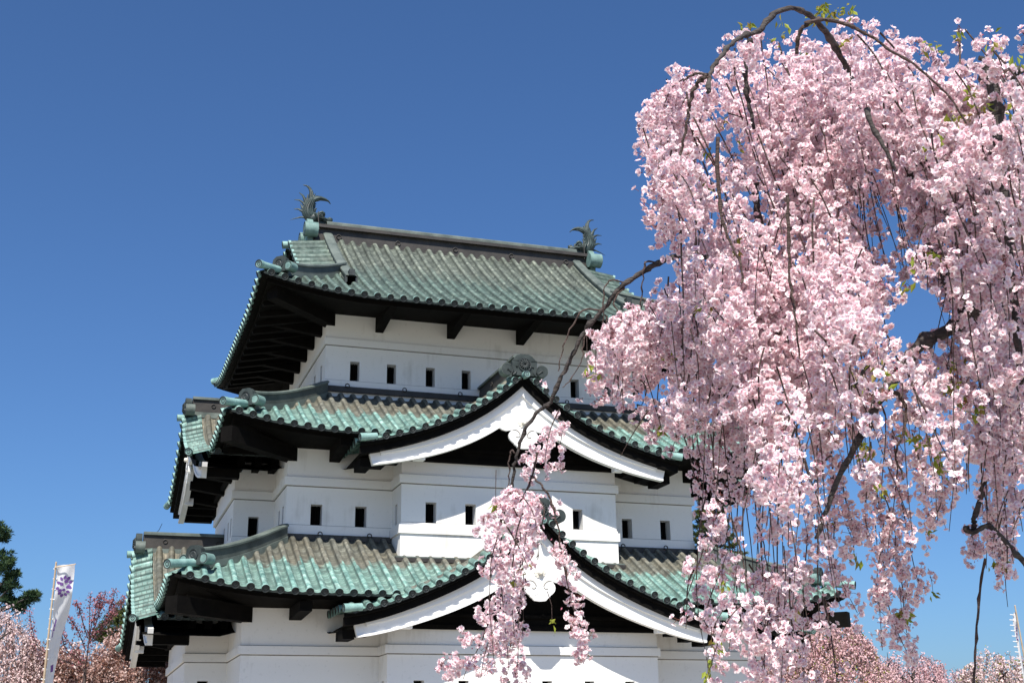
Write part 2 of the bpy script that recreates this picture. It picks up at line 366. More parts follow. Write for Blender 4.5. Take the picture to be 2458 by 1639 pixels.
# ---------------------------------------------------------------- walls
def plan(wx, y0, bw, yb, c, yl0):
    if bw is None: return [(-wx, y0), (wx, y0), (wx, 2*YC-y0), (-wx, 2*YC-y0)]
    yB = 2*YC-y0; yl1 = 2*YC-yl0; yy = 2*YC-yb
    return [(-wx, y0), (-bw, y0), (-bw, yb), (bw, yb), (bw, y0), (wx, y0), (wx, yl0), (wx+c, yl0), (wx+c, yl1), (wx, yl1), (wx, yB),
            (bw, yB), (bw, yy), (-bw, yy), (-bw, yB), (-wx, yB), (-wx, yl1), (-wx-c, yl1), (-wx-c, yl0), (-wx, yl0)]
def offset(poly, d):
    P = np.array(poly, float); n = len(P); out = []
    for i in range(n):
        e0 = P[i]-P[i-1]; e1 = P[(i+1) % n]-P[i]; n0 = np.array([e0[1], -e0[0]])/np.linalg.norm(e0); n1 = np.array([e1[1], -e1[0]])/np.linalg.norm(e1)
        out.append(P[i]+d*(n0+n1))
    return np.array(out)
def ring(mb, poly, d0, d1, z0, z1, m=0):
    A, B = offset(poly, d0), offset(poly, d1); z = lambda P, h: np.column_stack([P, np.full(len(P), h)])
    mb.grid(np.stack([z(A, z1), z(B, z1), z(B, z0), z(A, z0)], 0), m, smooth=False, wrap=True)
def wall_storey(poly, z0, z1, wins, bands, label, sill=None):
    """wins: {segment index: [(centre measured from the segment start, width, zlo, zhi)]}"""
    mb = MB(); P = np.array(poly, float); n = len(P); todo = []
    for i in range(n):
        a, b = P[i], P[(i+1) % n]; L = np.linalg.norm(b-a); d = (b-a)/L; nn = np.array([d[1], -d[0]])
        W = [(c-w_/2, c+w_/2, lo, hi) for c, w_, lo, hi in wins.get(i, [])]
        us = sorted({0, L, *[q for w_ in W for q in w_[:2]]}); zs = sorted({z0, z1, *[q for w_ in W for q in w_[2:]]})
        for u0, u1 in zip(us, us[1:]):
            for v0, v1 in zip(zs, zs[1:]):
                if any(w_[0]-1e-6 <= u0 and u1 <= w_[1]+1e-6 and w_[2]-1e-6 <= v0 and v1 <= w_[3]+1e-6 for w_ in W): continue
                p, q = a+d*u0, a+d*u1
                mb.add([(*p, v0), (*q, v0), (*q, v1), (*p, v1)], [0, 1, 2, 3])
        for u0, u1, lo, hi in W: todo.append((a+d*u0, a+d*u1, nn, lo, hi))
    for d1, lo, hi in bands:
        ring(mb, poly, -.02, d1, lo, hi)
        if d1 > .03: ring(mb, poly, -.02, .010, lo-.022, lo-.002, 1); ring(mb, poly, -.02, .008, hi+.002, hi+.013, 1)  # thin dark strips: painted groove shadow and dirt below and above the band
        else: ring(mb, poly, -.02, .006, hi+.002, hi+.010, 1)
    o = kp(mb, 'wall', [M['plaster'], M['grime_shadow']]); o['label'] = label
    for p, q, nn, lo, hi in todo:
        wb = MB(); dp = .30; t = (q-p)/np.linalg.norm(q-p)
        pi, qi = p-nn*dp, q-nn*dp
        v3 = lambda xy, z: (xy[0], xy[1], z)
        e = -.002
        wb.add([v3(p, lo), v3(pi, lo), v3(pi, hi), v3(p, hi)], [0, 1, 2, 3]); wb.add([v3(q, lo), v3(q, hi), v3(qi, hi), v3(qi, lo)], [0, 1, 2, 3])
        wb.add([v3(p, hi), v3(pi, hi), v3(qi, hi), v3(q, hi)], [0, 1, 2, 3]); wb.add([v3(p, lo), v3(q, lo), v3(qi, lo), v3(pi, lo)], [0, 1, 2, 3])
        pb, qb = p-nn*.28+t*.0, q-nn*.28
        wb.add([v3(pb, lo), v3(qb, lo), v3(qb, hi), v3(pb, hi)], [0, 1, 2, 3], 1)
        for f in (.28, .55, .8):              # upright bars of the shutter
            c_ = p+(q-p)*f-nn*.25
            wb.obox(np.array([c_[0], c_[1], (lo+hi)/2]), np.array([*(t*.018), 0]), np.array([*(nn*.018), 0]), np.array([0, 0, (hi-lo)/2]), 1)
        wb.build('window', [M['reveal'], M['void']], o)
    return o
def seg(cs, x0, w_=.25, lo=0, hi=0): return [(c-x0, w_, lo, hi) for c in cs]
W3 = plan(4.14, 1.2, None, 0, 0, 0)
z = (1.925, 2.425)
wall_storey(W3, 1.2, 3.75, {0: seg([-3.40, -2.46, -1.45, -.5, .5, 1.45, 2.48, 3.42], -4.14, .24, *z), 3: [(2*3-.6-q, .25, *z) for q in (0, .95, 1.9, 3, 4, 5)], 1: [(q, .25, *z) for q in (.6, 1.5, 2.5, 3.5, 4.5, 5.4)]},
            [(.045, 2.815, 2.995), (.02, 1.2, 1.91)], 'white plaster wall of the top storey')
W2 = plan(5.13, .07, 2.65, -.86, .975, 2.05)
z = (-1.955, -1.43)
wall_storey(W2, -2.95, -.10, {0: seg([-4.43, -3.39], -5.13, .27, *z), 2: seg([-1.95, -1.0, 1.66], -2.65, .255, *z), 4: seg([3.33, 4.37], 2.65, .27, *z), 1: [(.42, .22, *z)],
            18: [(.49, .25, *z)], 19: [(.9, .22, *z), (1.5, .22, *z)], 17: [(3.9, .22, *z), (3.3, .22, *z), (2.4, .22, *z), (1.2, .22, *z)]},
            [(.06, -1.01, -.814), (.02, -2.95, -1.92)], 'white plaster wall of the middle storey')
W1 = plan(6.12, -1.03, 3.136, -1.82, .95, 1.44)
z = (-5.98, -5.45)
wall_storey(W1, GZ-.1, -3.88, {2: seg([-2.44, -1.45, -.5, .46, 1.46, 2.43], -3.136, .23, *z), 18: [(.42, .24, -5.84, -5.31)], 1: [(.4, .22, *z)], 19: [(1.0, .22, *z)]},
            [(.055, -4.894, -4.717)], 'white plaster wall of the ground storey')
# lower moulding of the middle bay
mb = MB(); bay = [(-2.65, .2), (-2.65, -.86), (2.65, -.86), (2.65, .2)]
def bayring(mb, bw, yb, y0, d, z0, z1):
    q = [(-bw-d, y0), (-bw-d, yb-d), (bw+d, yb-d), (bw+d, y0)]
    mb.grid(np.stack([[(*p, z0) for p in q], [(*p, z1) for p in q]], 1), smooth=False)
    mb.add([(*p, z1) for p in q], [0, 1, 2, 3]); mb.add([(*p, z0) for p in q], [3, 2, 1, 0])
bayring(mb, 2.65, -.86, .04, .06, -2.17, -1.975)
q_ = mb.n; mb2 = MB(); bayring(mb2, 2.65, -.86, .04, .012, -2.19, -2.172); bayring(mb, 2.65, -.86, .04, .0125, -2.19, -2.172)  # dark strip under the moulding, shadow and dirt put into its colour
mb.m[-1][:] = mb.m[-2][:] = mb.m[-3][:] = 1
kp(mb, 'bay_moulding', [M['plaster'], M['grime_shadow']])
# dark flashing where a roof meets the wall above
mb = MB()
ring(mb, W3, .0, .12, 1.60, 1.735); [mb.box(x0, x1, y0, y1, -2.27, -2.14) for x0, x1, y0, y1 in ((-5.24, -2.66, -.04, .06), (2.66, 5.24, -.04, .06), (-5.24, -5.14, .061, 2.04), (5.14, 5.24, .061, 2.04))]
for xx in np.arange(-3.6, 3.7, 1.45): mb.tube([(xx+.05*math.cos(q), 1.06, 1.75+.05*math.sin(q)) for q in np.linspace(0, 6.28, 9)], .014, 5)
for xx in (-4.35, -3.2, 3.15, 4.3): mb.tube([(xx+.05*math.cos(q), -.06, -2.13+.05*math.sin(q)) for q in np.linspace(0, 6.28, 9)], .014, 5)
mb.box(-2.80, 2.80, -1.0, -.1, -2.82, -2.735); mb.box(-2.78, 2.78, -.98, -.1, -2.734, -2.70, 1)
kp(mb, 'flashing', [M['ridge'], M['hipr']])
# ---------------------------------------------------------------- gables
GEG = [(866, 310), (310, 690), (325, 850), (380, 890), (470, 912), (560, 890), (603, 878), (565, 915), (535, 965), (524, 1020), (532, 1080), (555, 1125), (595, 1165), (640, 1200), (650, 1228), (700, 1265), (715, 1290), (745, 1316), (800, 1322), (866, 1328)]
def gable(O, a, b, PC, xe, apex, wallb, bayw, baytop, ridge_len, label, main_len, with_win=None):
    O, a, b = (np.asarray(q, float) for q in (O, a, b)); Z = np.array([0, 0, 1.])
    xs = np.linspace(0, xe+.45, 400); zs = np.polyval(PC, np.minimum(xs, xe+.2)); zs[0] = zs[0]
    zs = np.where(xs > xe+.2, zs[np.searchsorted(xs, xe+.2)-1]-.12*(xs-xe-.2), zs)
    arc = np.concatenate([[0], np.cumsum(np.hypot(np.diff(xs), np.diff(zs)))]); Ltot = np.interp(xe, xs, arc)
    X = lambda t: np.interp(t, arc, xs); Zt = lambda t: np.interp(t, arc, zs)
    W = lambda x, d, zz: O+np.multiply.outer(np.asarray(x), a)+np.multiply.outer(np.asarray(d), b)+np.multiply.outer(np.asarray(zz), Z)
    rt = MB(); ncap = int((Ltot-.2)/.313)
    for s in (-1, 1):
        Sv = lambda t, d, s=s: W(s*X(t), d, Zt(t)-.03+.30*np.minimum(d, .5))
        cs = .327+.313*np.arange(ncap)
        tile_field(rt, Sv, cs, .313, .082, 0.0, lambda U: np.full(len(U), .46), 5, capr=.082, uoff=40*s, vshift=.35)
        Sm = lambda u, v, s=s: W(s*X(Ltot-v), u, Zt(Ltot-v)+.06)
        cm = .62+.30*np.arange(int((main_len-.5)/.30))
        tile_field(rt, Sm, cm, .30, .088, 0.0, lambda U: np.full(len(U), Ltot-.1), 16, caps=True, uoff=90*s)
        # corner sleeve tile
        p0 = W(s*(xe-.34), .02, np.interp(xe-.34, xs, zs)+.02); p1 = W(s*(xe+.04), -.05, np.interp(xe+.04, xs, zs)+.04)
        rt.tube([p0, p1], .080, 14, 1); cap_disc(rt, p1+(p1-p0)/np.linalg.norm(p1-p0)*.012, p1-p0, .090, .16)
    # apex cap
    p1 = W(0, -.13, apex); p0 = W(0, .40, apex+.03); rt.tube([p0, p1], .08, 14, 1); cap_disc(rt, p1-b*.012, p1-p0, .09, .16)
    go = kp(rt, 'gable_roof', [M['low'], M['verd'], M['capd'], M['oni']]); go['label'] = label
    # black boards under the tiles, with stepped purlin ends
    bd = MB(); xx = np.linspace(-xe-.02, xe+.02, 61); zz = np.interp(np.abs(xx), xs, zs)
    def sl(d, dz): return W(xx, np.full(61, d), zz+dz)
    bd.grid(np.stack([sl(.05, -.055), sl(.05, -.13), sl(.14, -.14), sl(.14, -.30), sl(wallb+.6, -.32), sl(main_len, -.06)], 1), smooth=False)
    for s in (-1, 1):
        for k in range(5):
            x0 = bayw+.12+k*.36
            if x0+.2 > xe: break
            zz0 = np.interp(x0+.15, xs, zs)
            bd.obox(W(s*(x0+.15), .42+(wallb-.42)/2, zz0-.42-.02*k), a*.13, b*(wallb-.45)/2, Z*.10)
    bd.build('gable_soffit', M['wood'], go)
    # dark pediment over the bay
    pd = MB(); px = np.linspace(-bayw-.02, bayw+.02, 41); pz = np.interp(np.abs(px), xs, zs)-.25
    top = np.stack([px, pz], 1); poly = np.concatenate([[(-bayw-.02, baytop), ], [(bayw+.02, baytop)], top[::-1]])
    pd.prism(poly, O+b*(wallb-.06), a, Z, b*.05)
    pd.obox(W(0, wallb-.10, baytop+.30), a*(bayw-.25), b*.05, Z*.035); pd.obox(W(0, wallb-.085, baytop+.05), a*(bayw+.02), b*.03, Z*.05)
    pd.build('pediment', M['wood'], go)
    # white barge boards
    xt = xe-.22
    for s in (-1, 1):
        bb = MB(); q = np.linspace(0, 1, 49); x_ = xt*q; base = np.interp(x_, xs, zs)
        top = base-.285+.10*q; hh = .60-.24*q
        cut = .10                                             # slanted tip
        def strip(f0, f1, d0, d1, x1=0.0):
            xq = np.minimum(x_, xt-x1)
            u0, u1 = top-hh*f0, top-hh*f1
            xa = s*(xq-cut*f0*q**8); xb = s*(xq-cut*f1*q**8)
            G = np.stack([W(xa, np.full(49, d0), u0), W(xb, np.full(49, d0), u1), W(xb, np.full(49, d1), u1), W(xa, np.full(49, d1), u0)], 1)
            bb.grid(G, smooth=False, wrap=True); bb.add(G[-1], [0, 1, 2, 3])
        strip(0, 1.0, .30, .42); strip(.0, .40, .245, .31, .24); strip(.87, 1.0, .268, .31)
        xk = bayw-.22; zk = np.interp(xk, xs, zs)-.27+.10*xk/xt-(.60-.24*xk/xt)
        bb.obox(W(s*xk, .43, zk+.04), a*.12, b*.112, Z*.085)
        bb.build('barge_board', M['white_wood'], go)
    # gable pendant
    gz = lambda cy: apex-1.10-(cy-692)*.00096
    left = [((cx-866)*.001044, gz(cy)) for cx, cy in GEG]; poly = left+[(-x, zq) for x, zq in left[-2:0:-1]]
    gp = MB(); gp.prism(poly[::-1], O+b*.20, a, Z, b*.07)
    curl = [(603, 880), (660, 868), (715, 885), (760, 930), (783, 985), (772, 1032), (735, 1056), (692, 1040)]
    for s in (-1, 1):
        cp = [O+a*(s*(866-cx)*.001044)+Z*gz(cy)+b*.198 for cx, cy in curl]; gp.tube(cp, [.006, .012, .013, .013, .012, .011, .011, .014], 6, 1)
        for cv in ([(850, 1130), (800, 1180), (740, 1205), (680, 1200)], [(850, 1170), (815, 1225), (765, 1252)]):
            gp.tube([O+a*(s*(866-cx)*.001044)+Z*gz(cy)+b*.199 for cx, cy in cv], .004, 5, 1)
    for sgn in (-1, 1):
        gp.tube([W(0, .199, gz(325+40)), W(sgn*.55, .199, gz(690+40))], .003, 4, 1)
    gpo = gp.build('gable_pendant', [M['white_wood'], M['line']], go)
    bs = MB(); c0 = W(0, .195, gz(690)); 
    for k in range(12):
        th = 2*math.pi*k/12; d_ = a*math.cos(th)+Z*math.sin(th); e_ = -a*math.sin(th)+Z*math.cos(th)
        bs.add([c0+d_*.03-b*.03, c0+d_*.11+e_*.028-b*.012, c0+d_*.14-b*.006, c0+d_*.11-e_*.028-b*.012], [0, 1, 2, 3]); bs.add([c0+d_*.03, c0+d_*.11+e_*.028, c0+d_*.14, c0+d_*.11-e_*.028, c0+d_*.125-b*.004], [[0, 1, 2, 3]])
    bs.tube([c0, c0-b*.075, c0-b*.09], [.055, .052, .035], 14); bs.build('pendant_boss', M['cream'], go)
    # ridge and its scrolled end tile
    rb = MB(); ys = np.linspace(.22, ridge_len, 10); P = np.array([W(0, y, apex+.10) for y in ys]); ridge_box(rb, P, .34, .47, 0, 1, cap=.09)
    for q in np.arange(.75, ridge_len-.4, 1.3):
        for s in (-1, 1): rb.tube([W(s*.185, q+.05*math.cos(t), apex+.33+.05*math.sin(t)) for t in np.linspace(0, 6.28, 11)], .012, 5)
    rb.build('gable_ridge', [M['ridge'], M['hipr']], go)
    on = MB(); oz = lambda cy: apex+.53-(cy-205)*.00078; ox_ = lambda cx: (cx-1152)*.000775
    sh = [(-.26, 880), (-.30, 700), (-.31, 440), (-.185, 262), (-.10, 215), (.10, 215), (.185, 262), (.31, 440), (.30, 700), (.26, 880)]
    on.prism([(x, oz(cy)) for x, cy in sh][::-1], O+b*.04, a, Z, b*.15, 0)
    on.prism([(x*.96, oz(cy)) for x, cy in [(-.31, 425), (.31, 425), (.31, 400), (-.31, 400)]], O+b*.03, a, Z, b*.03, 0)
    c_ = W(0, .03, oz(545)); cap_disc(on, c_-b*.02, -b, .165, .05, 0, 2)
    for k in range(14):                                       # carved medallion
        th = 2*math.pi*k/14; d_ = a*math.cos(th)+Z*math.sin(th)
        on.tube([c_+d_*.03-b*.02, c_+d_*.09-b*.045, c_+d_*.128-b*.022], [.016, .02, .012], 5, 2)
    for s in (-1, 1):
        q = W(s*.43, .06, oz(715)); on.tube([q+b*.20, q-b*.03], .148, 24, 1); on.tube([q+b*.2, q-b*.034], .142, 24, 0)
        pts = [(.0, 0), (-.05, .0)]
        sp = [q-b*.036+a*(s*(r_*math.cos(t)))+Z*r_*math.sin(t) for t, r_ in zip(np.linspace(2.3, -1.9, 16), np.linspace(.142, .012, 16))]
        on.tube([q-b*.036+a*(-s*(.138*math.cos(t)))+Z*(.138*math.sin(t)-.0) for t in np.linspace(-.9, .9, 10)], .013, 5, 2)
        on.tube([q-b*.036+a*(-s*x)+Z*y_ for x, y_ in [(.125, -.07), (.075, -.06), (.03, -.015), (0, 0)]], [.012, .02, .02, .032], 6, 2)
        on.tube([W(s*.29, .045, oz(880)), W(s*.235, .035, oz(830)), W(s*.205, .035, oz(760))], [.03, .026, .012], 6, 2)
        on.tube([W(s*.20, .035, oz(610)), W(s*.20, .035, oz(650))], [.03, .006], 4, 2)
    on.build('ridge_end_tile', [M['oni'], M['hipr'], M['capd']], go)
    return go
A_, B_ = (1, 0, 0), (0, 1, 0)
gable((0, -2.02, 0), A_, B_, G2P, 3.84, 1.4417, 1.16, 2.65, -.50, 3.15, 'upper front gable', 2.9)
gable((0, -2.96, 0), A_, B_, G1P, 4.28, -2.1275, 1.14, 3.136, -4.385, 2.95, 'lower front gable', 2.8)
for xs_, nm in ((-1, 'left'), (1, 'right')):
    aa, bb_ = (0, xs_, 0), (-xs_, 0, 0)
    gable((xs_*7.30, YC, 0), aa, bb_, G2P, 3.55, 1.4417, 1.19, 2.15, -.40, 3.1, 'upper gable on the %s side' % nm, 2.8)
    gable((xs_*8.28, YC, 0), aa, bb_, G1P, 4.15, -2.1275, 1.21, 2.76, -4.25, 3.1, 'lower gable on the %s side' % nm, 2.8)
# ---------------------------------------------------------------- brackets
def bracket(c, out, ln, wd=.10, ht=.20):
    mb = MB(); out = np.asarray(out, float); sd_ = np.array([-out[1], out[0], 0]); Z = np.array([0, 0, 1.])
    c = np.asarray(c, float); p = [(-.05, -ht*2), (.06, -ht*2), (ln, -.20), (ln, 0), (-.05, 0)]
    mb.prism(p, c-sd_*wd, out, Z, sd_*2*wd); kp(mb, 'eave_bracket', M['wood'])
for x in (-2.80, -.92, .96, 2.84): bracket((x, 1.2, 3.64), (0, -1, 0), 1.7)
for y in np.arange(1.9, 7, 1.15): bracket((-4.14, y, 3.64), (-1, 0, 0), 1.5); bracket((4.14, y, 3.64), (1, 0, 0), 1.5)
for x in (-4.05, 4.05): bracket((x, .07, -.12), (0, -1, 0), 1.4, .12, .15)
for x in (-5.0, 5.0): bracket((x, -1.03, -3.91), (0, -1, 0), 1.4, .13, .13)
for wx, y0, zt in ((4.14, 1.2, 3.62), (5.13, .07, -.14), (6.12, -1.03, -3.93)):
    for sx in (-1, 1):
        o_ = np.array([sx, -1, 0])/math.sqrt(2)
        mb = MB(); c = np.array([sx*wx, y0, zt]); sd_ = np.array([-o_[1], o_[0], 0])
        mb.obox(c+o_*1.0+np.array([0, 0, -.13]), o_*1.25, sd_*.15, np.array([0, 0, .17])); kp(mb, 'eave_bracket', M['wood'])
    for q in np.arange(.6, 4.2, 1.7):
        if zt < 3: bracket((-wx-.95, 2.6+q-.4, zt-.02), (-1, 0, 0), .9, .12, .16)
for yl, x0, x1, zt in ((2.05, -6.05, -5.25, -.36), (1.44, -7.0, -6.3, -4.22)):    # stepped beam ends over the left bays
    for k in range(3):
        mb = MB(); x = x0+(x1-x0)*k/2; mb.box(x-.08, x+.08, yl-.7, yl+.05, zt, zt+.26); kp(mb, 'eave_bracket', M['wood'])
# ---------------------------------------------------------------- top ridge, gable ends of the top roof
S3, _, _ = T3.S(0)
mb = MB(); zr = 6.60
P = np.array([(x, YC, zr) for x in np.linspace(-4.12, 4.12, 12)])
mb.box(-4.15, 4.15, YC-.26, YC+.26, zr-.25, zr+.09, 0); mb.box(-4.10, 4.10, YC-.19, YC+.19, zr+.09, zr+.50, 0)
mb.box(-4.15, 4.15, YC-.30, YC+.30, zr+.50, zr+.575, 0); mb.box(-4.12, 4.12, YC-.24, YC+.24, zr+.575, zr+.62, 0)
mb.grid(np.array([[(x, YC+.23*c_, zr+.62+.15*s_) for c_, s_ in ((-1, 0), (-1, .45), (-.7, .85), (0, 1), (.7, .85), (1, .45), (1, 0))] for x in (-3.75, 3.75)]), 1, smooth=False)
for x in np.linspace(-3.4, 3.4, 5):
    mb.tube([(x+.065*math.cos(t), YC-.205, zr+.29+.065*math.sin(t)) for t in np.linspace(0, 6.28, 13)], .014, 6, 0)
mr = kp(mb, 'main_ridge', [M['ridge'], M['hipr']])
for s in (-1, 1):
    on = MB(); o_ = np.array([s, 0, 0.]); aY = np.array([0, 1., 0]); Z = np.array([0, 0, 1.]); c0 = np.array([s*4.14, YC, 7.0])
    on.prism([(-.3, -.35), (.3, -.35), (.33, .05), (.22, .30), (.1, .38), (-.1, .38), (-.22, .30), (-.33, .05)], c0, aY, Z, o_*.16, 1)
    cap_disc(on, c0+o_*.19+Z*.08, o_, .19, .06, 1, 2)
    for q in (-1, 1):
        d = c0+aY*q*.42-Z*.06; on.tube([d-o_*.10, d+o_*.27], .21, 22, 1); cap_disc(on, d+o_*.275, o_, .205, .03, 0, 2)
    on.build('ridge_end_tile', [M['oni'], M['verd2'], M['capd']], mr)
for s in (-1, 1):
    kd = MB()
    for q in (-1, 1):                                          # descending ridges on both slopes
        v = np.linspace(4.85, 1.25, 22); Pk = S3(np.full(22, s*3.72), v)
        if q > 0: Pk[:, 1] = 2*YC-Pk[:, 1]
        Pk[:, 2] += .05
        ridge_box(kd, Pk, .20, .26, 0, 1, cap=.08)
        e = Pk[-1]; kd.box(e[0]-.16, e[0]+.16, e[1]-.08*(1+q), e[1]+.08*(1-q)+.0, e[2]-.12, e[2]+.22, 2); kd.box(e[0]-.07, e[0]+.07, e[1]-.10, e[1]+.10, e[2]+.20, e[2]+.36, 2)
    kd.build('descending_ridge', [M['hipr'], M['hipr'], M['capd']], r3)
    vt = MB()
    for q in (-1, 1):
        def Sv(t, d, s=s, q=q):
            t, d = np.broadcast_arrays(t, d); p = S3(np.zeros_like(t), t)
            return np.stack([s*(4.80-d), p[..., 1] if q < 0 else 2*YC-p[..., 1], p[..., 2]-.10+.12*d/.9], -1)
        tile_field(vt, Sv, 2.15+.32*np.arange(9), .32, .086, 0.0, lambda U: np.full(len(U), .98), 6, uoff=200, vshift=1.6)
        vv = np.linspace(2.0, 5.0, 12); A1 = Sv(vv, np.full(12, .10)); dn = np.array([0, 0, -1.])
        vt.grid(np.stack([A1+dn*.05, A1+dn*.32, A1+dn*.34+np.array([-s*.08, 0, 0]), A1+dn*.06+np.array([-s*.65, 0, 0])], 1), 4, smooth=False)
    a0 = np.array([s*4.10, YC, 6.68]); a1 = np.array([s*4.92, YC, 6.55]); vt.tube([a0, a1], .095, 14, 1); cap_disc(vt, a1+np.array([s*.012, 0, 0]), a1-a0, .105, .16)
    vt.add([(s*4.2, YC-3.1, 4.5), (s*4.2, YC+3.1, 4.5), (s*4.2, YC, 6.55)], [0, 1, 2], 4)
    vt.build('verge_tiles', [M['top'], M['verd'], M['capd'], M['oni'], M['wood']], r3)
# ---------------------------------------------------------------- dolphin-like fish on the ridge
def fish(s):
    c0 = np.array([s*4.20, YC, 7.40])
    q = lambda cx, cy, y=0.0: c0+np.array([-s*(cx-640)*.0013, y, (970-cy)*.00132])
    mb = MB()
    body = [(760, 960), (690, 940), (625, 890), (592, 830), (588, 760), (600, 690), (625, 620), (648, 565), (664, 520), (672, 490)]
    mb.tube([q(*p) for p in body], [.11, .15, .165, .165, .155, .145, .13, .115, .10, .09], 14, flat=((0, 1, 0), .9))
    for i in range(26):                                        # overlapping scales
        t = 2+i*.24; k = int(min(t, 7)); f = t-k; bx = body[k][0]*(1-f)+body[k+1][0]*f; by = body[k][1]*(1-f)+body[k+1][1]*f
        rr = np.interp(t, range(10), [.11, .15, .165, .165, .155, .145, .13, .115, .10, .09])
        for th in (np.arange(8)+.5*(i % 2))*math.pi/4:
            n_ = np.array([math.cos(th)*1.0, math.sin(th), 0]); c = q(bx, by)+np.array([n_[0]*rr*.97, n_[1]*rr*.88, 0])
            mb.tube([c+np.array([0, 0, -.04])-n_*.012, c-n_*.004, c+np.array([0, 0, .045])+n_*.004], [.008, .022, .008], 6)
    # head: skull, brow, snout, jaw
    mb.tube([q(640, 960), q(720, 930), q(810, 905), q(890, 900), q(950, 930)], [.14, .155, .15, .13, .07], 12)
    mb.tube([q(930, 950), q(1000, 955), q(1060, 945), q(1110, 950)], [.10, .085, .09, .05], 10)
    mb.tube([q(760, 1010), q(850, 1015), q(950, 1030), q(1045, 1025), q(1075, 1000)], [.06, .065, .055, .045, .02], 8)
    mb.tube([q(1030, 930), q(1065, 905), q(1110, 920), q(1125, 950)], [.03, .06, .055, .02], 8)
    for y in (-1, 1):
        mb.tube([q(810, 870, y*.10), q(840, 815, y*.11), q(890, 795, y*.11), q(935, 820, y*.10), q(955, 870, y*.08)], [.02, .035, .04, .035, .015], 7)
        e = q(885, 885, y*.135); mb.tube([e-np.array([0, y*.03, 0]), e+np.array([0, y*.012, 0])], [.045, .025], 10)
        mb.tube([q(820, 890, y*.14), q(850, 855, y*.15), q(900, 850, y*.145), q(940, 880, y*.12), q(900, 915, y*.13), q(850, 915, y*.14), q(820, 890, y*.14)], .012, 5)
        mb.tube([q(800, 930, y*.13), q(900, 945, y*.12), q(970, 935, y*.10), q(1040, 975, y*.08)], [.02, .026, .022, .012], 6)
        for k in range(5): mb.tube([q(700+18*k, 850+30*k, y*.15), q(740+10*k, 870+28*k, y*.185), q(780, 900+22*k, y*.14)], [.006, .03, .01], 6)
    root = tag(mb.build('fish_ornament', M['fish'], keep)); root.location = -KL
    tl = MB()
    for pts, r0 in (([(650, 510), (628, 420), (634, 330), (600, 240), (540, 195), (470, 180)], .042), ([(660, 505), (650, 410), (655, 320), (630, 240), (575, 190)], .04), ([(668, 505), (672, 420), (680, 340), (675, 285)], .038),
                    ([(676, 505), (700, 430), (725, 380), (737, 350)], .036), ([(684, 505), (720, 450), (765, 410), (805, 398)], .036), ([(690, 510), (740, 450), (810, 415), (888, 402)], .038),
                    ([(696, 515), (755, 458), (850, 425), (920, 428), (985, 445)], .04), ([(700, 525), (760, 475), (860, 445), (960, 455), (1030, 495), (1080, 548)], .045), ([(702, 540), (765, 505), (850, 480), (950, 480), (1020, 505)], .035)):
        n = len(pts); tl.tube([q(*p, .02*math.sin(3*i)) for i, p in enumerate(pts)], 1.25*r0*np.linspace(1, .12, n)**.8, 7, flat=((0, 1, 0), 1.6))
    tl.build('tail_fin', M['fish'], root)
    fn = MB()
    for pts, r0 in (([(555, 600), (520, 520), (470, 430), (385, 370)], .055), ([(560, 590), (570, 500), (578, 385)], .05), ([(510, 630), (480, 590), (400, 548), (285, 546)], .045), ([(480, 720), (455, 680), (418, 618)], .045),
                    ([(520, 830), (470, 790), (380, 755), (288, 766)], .05), ([(540, 850), (548, 770), (545, 690)], .05), ([(540, 930), (450, 930), (330, 975), (215, 1026)], .028),
                    ([(705, 610), (740, 590), (772, 588)], .04), ([(715, 680), (735, 650), (760, 620)], .035), ([(710, 770), (740, 720), (788, 680)], .045), ([(725, 800), (745, 760), (770, 735)], .035)):
        n = len(pts); fn.tube([q(*p) for p in pts], 1.3*r0*np.linspace(1, .12, n), 6, flat=((0, 1, 0), .5))
    fn.build('dorsal_fin', M['fish'], root)
    st = MB(); st.tube([q(798, 800, -.16), q(798, 960, -.2), q(815, 1250, -.27)], .012, 5); st.build('iron_stay', M['ridge'], root)
fish(-1); fish(1)
mb = MB(); a, b = np.array([-7.45, 7.6, -.75]), np.array([-7.75, 4.3, -1.55]); mb.tube([a, (a+b)/2-np.array([0, 0, .04]), b], .007, 5)
kp(mb, 'lightning_wire', M['wood'])
# ---------------------------------------------------------------- vegetation helpers
def petal_mat(name, core, mid, rim, trans=.35):
    """UV x: random per flower, UV y: 0 at the centre of the flower, 1 at the petal tips"""
    g = NG(name); sp = g.sep(g.uv()); col = g.ramp(sp[1], [(0, core), (.30, mid), (.85, rim)])
    v = g.ramp(sp[0], [(0, (1.0, .85, .885)), (.3, (1, .96, .967))]); col = g.mix(1.0, col, v, 'MULTIPLY')
    g.l(col, g.b.inputs['Base Color']); g.b.inputs['Roughness'].default_value = .75; g.b.inputs['Specular IOR Level'].default_value = .15
    tr = g.n('ShaderNodeBsdfTranslucent'); g.l(col, tr.inputs[0]); mx = g.n('ShaderNodeMixShader'); mx.inputs[0].default_value = trans
    o = g.t.nodes['Material Output']; g.l(g.b.outputs[0], mx.inputs[1]); g.l(tr.outputs[0], mx.inputs[2]); g.l(mx.outputs[0], o.inputs[0]); return g.mat
def leaf_mat(name, stops, trans=.35):
    g = NG(name); sp = g.sep(g.uv()); col = g.ramp(sp[0], stops)
    g.l(col, g.b.inputs['Base Color']); g.b.inputs['Roughness'].default_value = .55; g.b.inputs['Specular IOR Level'].default_value = .3
    tr = g.n('ShaderNodeBsdfTranslucent'); g.l(col, tr.inputs[0]); mx = g.n('ShaderNodeMixShader'); mx.inputs[0].default_value = trans
    o = g.t.nodes['Material Output']; g.l(g.b.outputs[0], mx.inputs[1]); g.l(tr.outputs[0], mx.inputs[2]); g.l(mx.outputs[0], o.inputs[0]); return g.mat
